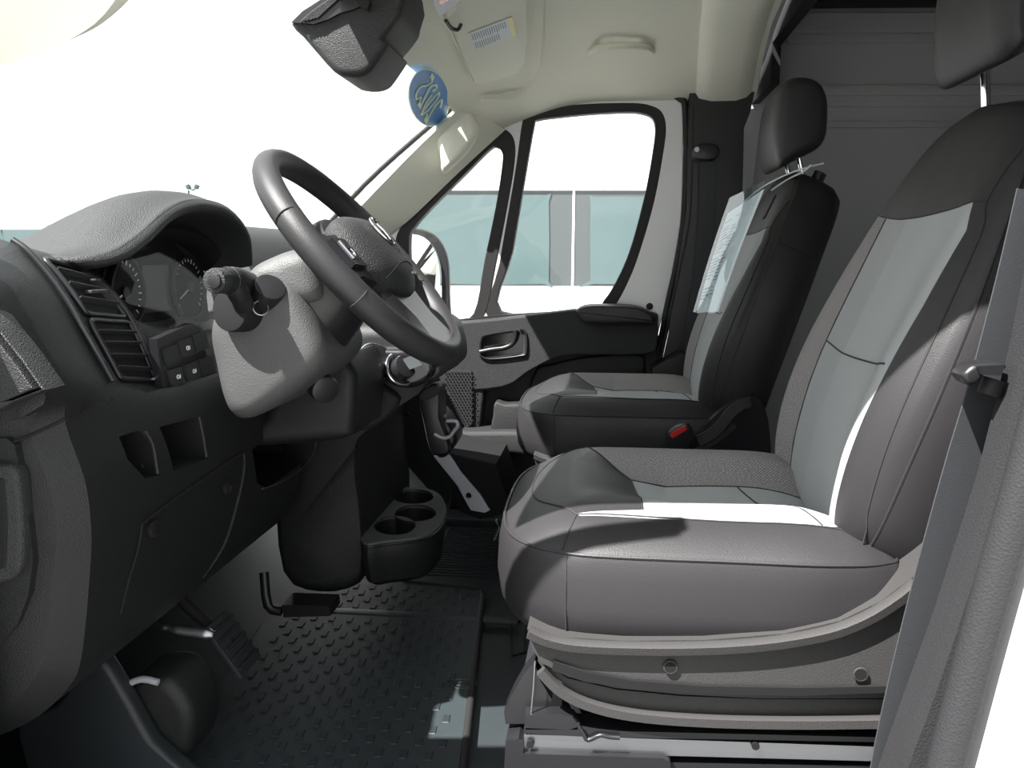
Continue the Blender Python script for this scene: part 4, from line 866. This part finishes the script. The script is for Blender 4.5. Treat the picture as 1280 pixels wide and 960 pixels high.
def ringz(L, dz, k=1.0):
    c = sum(L, Vector())/len(L); return [Vector((c.x+(p.x-c.x)*k, c.y+(p.y-c.y)*k, zt+dz)) for p in L]
link('tray_wall', loft([ringz(tc_, 0.0, 1.01), ringz(tc_, -0.012, 1.025), ringz(tc_, -0.03, 1.02), ringz(tc_, -0.05, 0.99), ringz(tc_, -0.085, 0.93), ringz(tc_, -0.10, .80), ringz(tc_, -0.101, .1)], caps=False), M['plastic_d'], ch)
link('tray_lip', tube(ringz(tc_, -0.004, 1.012), 0.003, True, n=8), M['satin'], ch)
for L in W3:
    wl = link('cup_well', loft([ringz(L, -0.001, 1.0), ringz(L, -0.04, 0.97), ringz(L, -0.075, 0.93), ringz(L, -0.078, 0.3)], caps=False), M['satin'], ch)
    link('well_rim', tube(ringz(L, 0.002, 1.0), 0.0022, True, n=8), M['satin'], wl)
# ================================================================ FLOOR MAT, PEDALS, FOOTWELL
fm = thing('floor_mat', 'dark rubber floor mat with raised oblong treads in front of the near seat', 'mat', (-0.5, 1.5, 0.0))
mo = [Pz(u, v, 0.012) for u, v in [(505, 728), (600, 737), (604, 745), (595, 820), (578, 965), (560, 1100), (190, 1100), (205, 950), (300, 830), (330, 780), (420, 730)]]
link('mat_base', holed(mo, [], 0.010, 0, 0, 0.003), M['mat'], fm)
me_ = tube([Pz(u, v, 0.018) for u, v in [(505, 728), (600, 737), (604, 745), (595, 820), (578, 965), (560, 1100)]], 0.007, sm=0, n=8)
link('mat_rim', me_, M['rubber'], fm)
bmx = bmesh.new(); pts_ = []
pm = box((0, 0, 0), (0.024, 0.013, 0.004), 0.0012, seg=1)
pm.materials.append(M['pad']); cnt = 0
A_m = [(p.x, p.y) for p in mo]
Lx = P(0, 0, 1)
for i in range(40):
    for j in range(40):
        x = -0.33-j*0.040-0.020*(i % 2); y = 1.90-i*0.036
        xr = x+0.065+(-0.29+0.212)*(1.85-y)/0.67*-1
        if y < 1.0 or xr < -0.80 or cnt >= 295: continue
        if 1.66 < y < 1.72: continue
        if not inside(np.array([[xr, y]]), A_m)[0] or pdist(np.array([[xr, y]]), A_m)[0][0] < 0.03: continue
        o = bpy.data.objects.new('tread', pm); C.objects.link(o); o.parent = fm; o.location = Vector((xr, y, 0.0195))-Vector(fm['_o']); o.rotation_euler = (0, 0, math.radians(94)); cnt += 1
link('cross_rib', box((Pz(560, 806, 0.02).x-0.12, 1.69, 0.017), (0.50, 0.030, 0.008), 0.003), M['mat'], fm)
for u, v in ((577, 855), (597, 744)):
    c = Pz(u, v, 0.02); link('anchor_ring', tube([c+Vector((0.028*math.cos(a), 0.016*math.sin(a), 0)) for a in [k*math.pi/12 for k in range(24)]], 0.0025, True, n=6), M['pad'], fm)
    link('anchor_mark', tube([c+Vector((0.014*math.cos(a), 0.006*math.sin(a), 0)) for a in [k*math.pi/8 for k in range(13)]], 0.0018, n=6), M['pad'], fm)
fv = bpy.data.objects['floor']; fv['_o'] = [0, 0, 0]
# ribs of the factory vinyl beyond and beside the mat
for k in range(22):
    y = 1.97+k*0.018; link('floor_rib', box((-0.30, y, 0.0015), (0.30, 0.007, 0.003), 0), M['floor'], fv)
link('floor_step', box((-0.05, 2.36, 0.012), (0.9, 0.02, 0.024), 0.004), M['floor'], fv)
for u0, v0, u1, v1 in ((634, 775, 655, 820),):
    link('floor_panel', tube([Pz(638, 778, .002), Pz(655, 776, .002), Pz(657, 815, .002), Pz(640, 820, .002)], 0.002, True, n=6), M['pad'], fv)
pdl = thing('brake_pedal', 'dark ribbed brake pedal under the dashboard', 'pedal', tuple(P(300, 880, 1.2)))
pz_ = [(262, 812), (285, 780), (318, 772), (322, 800), (300, 838), (276, 842)]
pa = P(290, 805, 1.22)
link('pedal_pad', box(pa, (0.10, 0.075, 0.012), 0.004, rot=R3(math.radians(55), 'Y')), M['pad'], pdl)
for k in range(5):
    link('pedal_rib', box(pa+R3(math.radians(55), 'Y') @ Vector((-0.036+k*0.018, 0, 0.008)), (0.006, 0.070, 0.005), 0.001, rot=R3(math.radians(55), 'Y')), M['rubber'], pdl)
link('pedal_arm', tube([pa, pa+Vector((-0.09, 0.0, 0.08)), pa+Vector((-0.12, 0.0, 0.16))], 0.009, sm=4, n=10), M['matte'], pdl)
ac = thing('accelerator_pedal', 'flat black accelerator pedal near the centre of the footwell', 'pedal', tuple(P(390, 790, 1.5)))
link('pedal_pad', prism([(352, 756), (412, 758), (413, 770), (354, 772)], 1.48, 1.54, 0.003), M['satin'], ac)
link('pedal_arm', tube([P(352, 764, 1.51), P(335, 757, 1.51), P(330, 715, 1.53)], 0.010, sm=3, n=8), M['satin'], ac)
pb_ = thing('parking_lever', 'pale metal lever end in the shadow left of the pedals', 'lever', tuple(P(235, 830, 1.15)))
link('lever', tube([P(206, 784, 1.12), P(225, 788, 1.12), P(250, 791, 1.12), P(268, 794, 1.12)], [0.005, 0.009, 0.009, 0.009, 0.006], sm=4, n=10), M['steel'], pb_)
link('lever_arm', tube([P(206, 784, 1.12), P(190, 770, 1.14), P(186, 755, 1.16)], 0.006, sm=3, n=8), M['matte'], pb_)
fr_ = thing('foot_rest', 'dark rounded footrest moulding in the near corner of the footwell', 'footrest', tuple(P(190, 940, 1.05)))
link('rest_body', slab([(165, 852), (190, 848), (215, 856), (240, 900), (225, 960), (160, 960), (130, 900), (150, 870)], 1.05, 1.15, 0.02, sm=4, rad=True), M['plastic_d'], fr_)
link('rest_lip', tube(PY([(162, 854), (178, 849), (198, 853)], 1.045), 0.005, sm=3, n=8), M['alu'], fr_)
link('carpet_side', slab([(20, 905), (70, 880), (115, 820), (150, 860), (190, 930), (240, 1000), (60, 1080), (30, 960)], 1.02, 1.05, 0.01, sm=3, rad=True), M['pad'], fr_)

# ================================================================ OVERHEAD
vz = thing('sun_visor', 'beige sun visor with a printed warning label folded up at the windshield header', 'sun visor', tuple(P(600, 60, 2.1)))
VA = [Vector(p) for p in (P(558, 18, 1.95), P(657, -20, 1.80), P(656, 40, 2.05), P(652, 88, 2.26), P(640, 104, 2.34), P(606, 112, 2.40), P(594, 104, 2.38), P(575, 62, 2.15))]
zA = lambda p: p
def ceilpt(u, v, drop=0.012):
    """point of the headliner surface behind a pixel, dropped a little"""
    d = fw*F+rt*(u-640)+up*(480-v); o = np.array([0, 0, H]); best = None
    for k in range(60, 300):
        Y = k*0.01; p = o+d*Y/d[1]
        if p[2] > hz(p[0], Y)-drop: return Vector(p)
    return Vector(o+d*2.5/d[1])
vl = [(560, 22), (600, -25), (657, -30), (658, 30), (655, 76), (648, 94), (606, 108), (594, 104), (578, 68)]
vp_ = [ceilpt(u, v, 0.028) for u, v in vl]
cen = sum(vp_, Vector())/len(vp_)
def fan(pts, th, nm, m, par, drop=0.0):
    c = sum(pts, Vector())/len(pts); n = (pts[0]-c).cross(pts[2]-c).normalized(); n = n if n.z > 0 else -n
    # flatten to the best plane through the centre
    pp = [p-n*(p-c).dot(n)*0.9 for p in pts]
    return link(nm, prism3(pp, n*th, min(0.006, th*.4), 0, seg=3), M[m], par), n, c, pp
vb, vn_, vc_, vpl = fan(vp_, 0.020, 'visor_body', 'visor', vz)
def onv(u, v, lift=0.0012):
    d = Vector(fw*F+rt*(u-640)+up*(480-v)); o = Vector((0, 0, H)); p0 = vpl[0]
    return o+d*((p0-o).dot(vn_)/d.dot(vn_))-vn_*lift
vn_ = (vpl[2]-vpl[0]).cross(vpl[5]-vpl[0]).normalized(); vn_ = vn_ if vn_.z > 0 else -vn_
lb = [onv(u, v) for u, v in [(585, 41), (640, 20), (645, 43), (594, 63)]]
lo = link('warning_label', prism3(lb, -vn_*0.0006, 0), M['labelg'], vb)
def LQ(a, b, l=0.0024): p = lb[0].lerp(lb[1], a).lerp(lb[3].lerp(lb[2], a), b); return p-vn_*(l-0.0012)
link('label_band', prism3([LQ(.90, 0), LQ(1, 0), LQ(1, 1), LQ(.90, 1)], -vn_*0.0004, 0), M['yellow'], vb)
bm = bmesh.new()
for k in range(16):
    a = 0.05+k*0.05
    for b0 in (0.08, 0.55):
        if k > 11 and b0 > .5: continue
        e = b0+random.uniform(.28, .38); bm.faces.new([bm.verts.new(LQ(*p)) for p in ((a, b0), (a+.02, b0), (a+.02, e), (a, e))])
lt = link('label_print', bm2me(bm, smooth=10), M['ink'], vb); lt['kind'] = 'stuff'
link('visor_clip', tube([onv(556, 22, .006), onv(562, 29, .010), onv(570, 30, .012), onv(574, 25, .010)], 0.004, sm=3, n=8), M['base'], vz)
link('visor_edge', tube([ceilpt(u, v, 0.016) for u, v in [(553, 22), (566, 45), (580, 75), (592, 102)]], 0.0025, sm=3, n=6), M['visor'], vz)
gh = thing('grab_handle', 'beige grab handle on the headliner above the far door', 'handle', tuple(ceilpt(775, 62, 0.02)))
gpts = [ceilpt(u, v, d) for u, v, d in [(736, 66, .004), (741, 62, .018), (752, 59, .03), (775, 57, .034), (800, 57, .03), (812, 60, .018), (817, 65, .004)]]
link('grip', tube(gpts, 0.009, sm=4, n=10), M['visor'], gh)
for u in (741, 812): link('mount', box(ceilpt(u, 62, .006), (0.035, 0.04, 0.016), 0.005), M['visor'], gh)
ml = thing('map_light', 'small overhead lamp with a red and cream lens at the top edge of the photo', 'lamp', tuple(ceilpt(556, 5, .02)))
link('lamp_body', prism3([ceilpt(u, v, 0.045) for u, v in [(541, 4), (549, 20), (556, 17), (578, 0), (590, -20), (545, -25)]], (0, 0, 0.02), 0.004), M['labelg'], ml)
link('lens', prism3([ceilpt(u, v, 0.047) for u, v in [(548, 3), (552, 6), (562, 0), (565, -8), (550, -8)]], (0, 0, 0.004), 0.001), M['sred'], ml)
# recess around the visor in the headliner
link('visor_recess', tube([ceilpt(u, v, 0.004) for u, v in [(668, -10), (668, 40), (664, 82), (652, 105), (625, 118), (600, 122)]], 1, sm=4, prof=[(-0.02, -0.012), (0.02, -0.012), (0.028, 0.0), (0.02, 0.012), (-0.02, 0.012)], ref=(1, 0, 0)), M['headliner'], hl)
mr = thing('camera_housing', 'black ribbed mirror and camera housing hanging at the top of the windshield', 'housing', tuple(P(440, 40, 1.55)))
hp_ = [(362, 29), (376, 16), (400, 2), (440, -30), (505, -30), (502, 8), (498, 22), (486, 38), (480, 45), (479, 49), (484, 54), (480, 62), (472, 74), (465, 84), (458, 91), (445, 95), (428, 94), (415, 88), (395, 66), (376, 44)]
link('housing_body', slab(hp_, 1.50, 1.66, 0.014, sm=2, seg=4, rad=True), M['plastic'], mr)
link('side_cover', prism([(364, 28), (378, 14), (400, 0), (440, -30), (470, -30), (460, 4), (440, 12), (425, 16), (410, 24), (392, 30)], 1.492, 1.503, 0.0, 0), M['satin'], mr)
for k in range(6): link('vent_rib', tube(PY([(376+k*4, 28-k*1), (392+k*6, 14-k*3), (412+k*7, 0-k*4)], 1.489), 0.0018, sm=2, n=6), M['plastic'], mr)
link('mount', prism([(440, -25), (462, 2), (459, 12), (450, 8), (436, -10)], 1.478, 1.495, 0.002), M['gloss'], mr)
# round sticker on the glass
sk_ = thing('year_sticker', 'round blue sticker with cream numerals on the windshield corner', 'sticker', tuple(P(536, 122, 2.42)))
wn_ = (Vector(wt[4])-Vector(wb[4])).cross(Vector((0, 1, 0.0))).normalized(); wn_ = wn_ if wn_.x > 0 else -wn_
w0 = Vector(wt[3]).lerp(Vector(wt[4]), .9)
def onw(u, v, l=0.0):
    d = Vector(fw*F+rt*(u-640)+up*(480-v)); o = Vector((0, 0, H)); return o+d*((w0+wn_*(0.0+l)-o).dot(wn_)/d.dot(wn_))
ell = [(536+24.5*math.cos(a)*1.0+3*math.sin(a), 122+35*math.sin(a)) for a in [k*math.pi/16 for k in range(32)]]
link('disc', prism3([onw(u, v, .004) for u, v in ell], wn_*0.001, 0), M['blue'], sk_)
link('disc_edge', tube([onw(536+(u-536)*1.03, 122+(v-122)*1.02, .005) for u, v in ell], 0.0015, True, n=6), M['cream'], sk_)
def st(u, v): return (500+u*90/1016, 80+v*85/960)
for L in ([(450, 180), (440, 260), (370, 300), (290, 320), (225, 420), (235, 490), (290, 470), (270, 560)], [(280, 630), (330, 500), (420, 330), (500, 290), (510, 340), (450, 380)], [(310, 690), (400, 560), (540, 400), (530, 480), (400, 640), (330, 700), (300, 690), (360, 560), (450, 420)], [(370, 820), (440, 680), (500, 580), (590, 500), (570, 610)], [(380, 700), (370, 780)]):
    link('numeral_stroke', tube([onw(*st(u, v), .0065) for u, v in L], 0.0030, sm=4, n=6), M['cream'], sk_)
for u, v in ((450, 185), (275, 570), (368, 790)):
    link('diamond', prism3([onw(*st(u+a, v+b), .0065) for a, b in ((0, -60), (32, 0), (0, 60), (-32, 0))], wn_*0.001, 0), M['cream'], sk_)
# ================================================================ NEAR SEAT BELT
nb = thing('shoulder_belt', 'grey seat belt running down the near door pillar beside the driver seat', 'seat belt', tuple(P(1180, 600, 0.82)))
link('webbing', tube([P(1300, 240, .84), P(1274, 350, .84), P(1240, 478, .84), P(1215, 560, .84), P(1192, 640, .84), P(1165, 740, .84), P(1140, 840, .84), P(1120, 930, .84), P(1100, 1040, .84)], 1, sm=4, prof=[(-0.024, -0.0008), (0.024, -0.0008), (0.024, 0.0008), (-0.024, 0.0008)], ref=(1, 0.25, 0)), M['webbing'], nb)
link('belt_guide', slab([(1203, 472), (1208, 463), (1222, 455), (1256, 454), (1258, 462), (1236, 466), (1224, 478), (1212, 482)], 0.80, 0.83, 0.006, sm=3, rad=True), M['satin'], nb)
link('guide_arm', prism([(1222, 458), (1256, 456), (1252, 470), (1226, 468)], 0.795, 0.805, 0.003), M['satin'], nb)
link('guide_stop', cyl(P(1240, 484, 0.815), (0.3, 0, 1), 0.011, 0.016, n=16, bevel=0.002), M['rubber'], nb)
# ================================================================ OPEN DRIVER DOOR (just outside the frame, it shades the near dashboard end)
dd = thing('driver_door', 'white driver door standing wide open just left of the photo', 'door', (-0.80, 0.1, 0.0))
X = -0.80
do_ = [Vector((X, y, z)) for y, z in [(0.64, -0.12), (-0.42, -0.12), (-0.44, 0.70), (-0.30, 1.15), (-0.10, 1.20), (0.20, 1.12), (0.50, 0.92), (0.64, 0.80)]]
dh = [Vector((X, y, z)) for y, z in [(-0.36, 0.72), (-0.25, 1.09), (-0.09, 1.13), (0.18, 1.05), (0.47, 0.86), (0.52, 0.72)]]
link('door_shell', holed(do_, [dh], 0.05, 0, 0, 0.004), M['paint'], dd)
link('door_panel', prism3([Vector((X+0.03, y, z)) for y, z in [(0.58, -0.08), (-0.38, -0.08), (-0.40, 0.66), (0.56, 0.66)]], (0.05, 0, 0), 0.01), M['plastic_d'], dd)
link('door_pane', prism3([p+Vector((0.004, 0, 0)) for p in dh], (0.004, 0, 0), 0), M['glass'], dd)
# ================================================================ OUTSIDE
# side mirror of the far door
sm_ = d1
mh = [(508, 290), (520, 287), (535, 290), (548, 300), (556, 315), (560, 335), (561, 370), (563, 400), (566, 440), (505, 440)]
mi = [(505, 295), (518, 293), (532, 297), (543, 308), (550, 325), (553, 345), (553, 400), (556, 432), (505, 432)]
link('mirror_shell', holed(PY(mh, 2.86), [PY(mi, 2.86)], 0.02, 2, 2, 0.004), M['plastic_d'], sm_)
link('mirror_body', slab(mh, 2.875, 3.00, 0.03, sm=2, rad=True), M['plastic_d'], sm_) if False else None
gq = PY(mi, 2.868); q0 = gq[0]
link('mirror_face', prism3([Vector((p.x, p.y-(p.x-q0.x)*0.28, p.z)) for p in crom(gq, 2, True)], (0, 0.004, 0), 0), M['mirror'], sm_)
link('mirror_arm', prism([(520, 430), (566, 430), (580, 520), (530, 520)], 2.72, 2.92, 0.01), M['plastic_d'], sm_)
# white passenger van parked alongside
YV = 6.4
vn = thing('parked_van', 'long white van with a dark window band parked beside the far door', 'van', tuple(P(700, 500, YV)))
VP_ = lambda n, me, m, par=vn: link(n, me, M[m], par)
zr = P(700, 170, YV).z; zg = P(700, 237, YV).z; zbt = P(700, 357, YV).z
x0, x1 = P(330, 300, YV).x, P(1250, 300, YV).x+1.2
hull = [(x0-1.1, -0.35), (x0-1.15, 0.2), (x0-0.95, 0.45), (x0-0.1, 0.62), (x0+0.65, zr-0.15), (x0+1.1, zr), (x1, zr), (x1+0.1, zr-0.1), (x1+0.1, -0.35)]
VP_('van_body', prism3([Vector((x, YV, z)) for x, z in hull], (0, 1.9, 0), 0.06, seg=4), 'paint')
VP_('window_band', prism3([Vector((x, YV-0.006, z)) for x, z in [(x0+0.75, zbt), (x1-0.05, zbt), (x1-0.05, zg), (x0+1.25, zg)]], (0, 0.02, 0), 0.004), 'vanband')
def vw(pts, nm='side_window'):
    return VP_(nm, prism3(crom([P(u, v, YV-0.014) for u, v in pts], 2, True), (0, 0.02, 0), 0.003), 'vanglass')
vw([(500, 258), (516, 246), (600, 244), (682, 244), (686, 252), (686, 352), (680, 355), (560, 355), (500, 340)])
vw([(738, 252), (742, 246), (800, 246), (1000, 246), (1006, 252), (1006, 350), (1000, 355), (742, 355), (738, 350)])
vw([(1040, 252), (1046, 246), (1300, 246), (1306, 252), (1306, 350), (1300, 355), (1046, 355), (1040, 350)])
for u in (716, 1022): VP_('panel_gap', prism([(u, 236), (u+3, 236), (u+1, 358), (u-2, 358)], YV-0.012, YV-0.002, 0), 'paint')
VP_('gutter', prism([(440, 233), (1350, 233), (1350, 238), (440, 238)], YV-0.02, YV, 0.002), 'paint')
VP_('windshield', prism3([Vector((x, YV+0.05, z)) for x, z in [(x0-0.06, 0.64), (x0+0.68, zr-0.2), (x0+0.66, zr-0.17), (x0-0.10, 0.62)]], (0, 1.8, 0), 0.0), 'vanglass')
for xw in (x0-0.2, x1-1.0):
    wl = VP_('wheel', cyl((xw, YV+0.12, -0.22), (0, 1, 0), 0.34, 0.24, n=36, bevel=0.03), 'tyre'); link('wheel_rim', cyl((xw, YV-0.005, -0.22), (0, 1, 0), 0.20, 0.02, n=24, bevel=0.004), M['steel'], wl)
def car(px, Y, label, w, h, m):
    c = P(px, 300, Y); t = thing('parked_car', label, 'car', (c.x, Y, -0.55), 'vehicles parked far ahead')
    body = [(-w/2, .25), (-w/2, .75), (-w/2+.1, .9), (-w*.22, 1.0), (-w*.10, h-.1), (0, h), (w*.28, h), (w*.42, 1.05), (w/2, .95), (w/2, .25)]
    link('body', prism3([Vector((c.x+x, Y, z-.55)) for x, z in body], (0, 1.7, 0), .08, seg=3), M[m], t)
    for a, b in ((-w*.15, w*.08), (w*.11, w*.34)):
        link('window', prism3([Vector((c.x+a, Y-.01, .47)), Vector((c.x+b, Y-.01, .47)), Vector((c.x+b*.9, Y-.01, h-.65)), Vector((c.x+a*.6, Y-.01, h-.65))], (0, .02, 0), 0), M['vanglass'], t)
    for x in (-w*.32, w*.32): link('wheel', cyl((c.x+x, Y+.1, -.25), (0, 1, 0), .32, .22, n=24), M['tyre'], t)
car(78, 17, 'silver car far away just left of the instrument hood', 4.3, 1.95, 'carpaint')
car(-14, 15, 'grey car far away cut by the left frame edge', 4.2, 1.95, 'carpaint')
lp = thing('light_pole', 'thin twin-head light pole above the instrument hood', 'street lamp', tuple(P(241, 300, 60.0)))
b0 = P(241, 330, 60); t0_ = P(241, 238, 60)
link('pole', tube([Vector((b0.x, 60, -.55)), Vector((b0.x, 60, t0_.z))], 0.07, n=8), M['greypole'], lp)
for sg_ in (-1, 1):
    link('arm', tube([t0_, t0_+Vector((.25*sg_, 0, .15))], 0.05, n=6), M['greypole'], lp)
    link('lamp_head', box(t0_+Vector((.33*sg_, 0, .26)), (0.26, .3, .3), .03, rot=R3(.5*sg_, 'Y')), M['greypole'], lp)
bl = thing('tan_building', 'long tan and white building seen only in the far side mirror', 'building', (9.0, 19.0, -.55))
link('lower_wall', box((9, 20, 0.5), (26, 6, 2.1), 0.05), M['tan'], bl); link('upper_wall', box((9, 20.2, 2.6), (26, 6, 2.2), 0.05), M['paint'], bl)
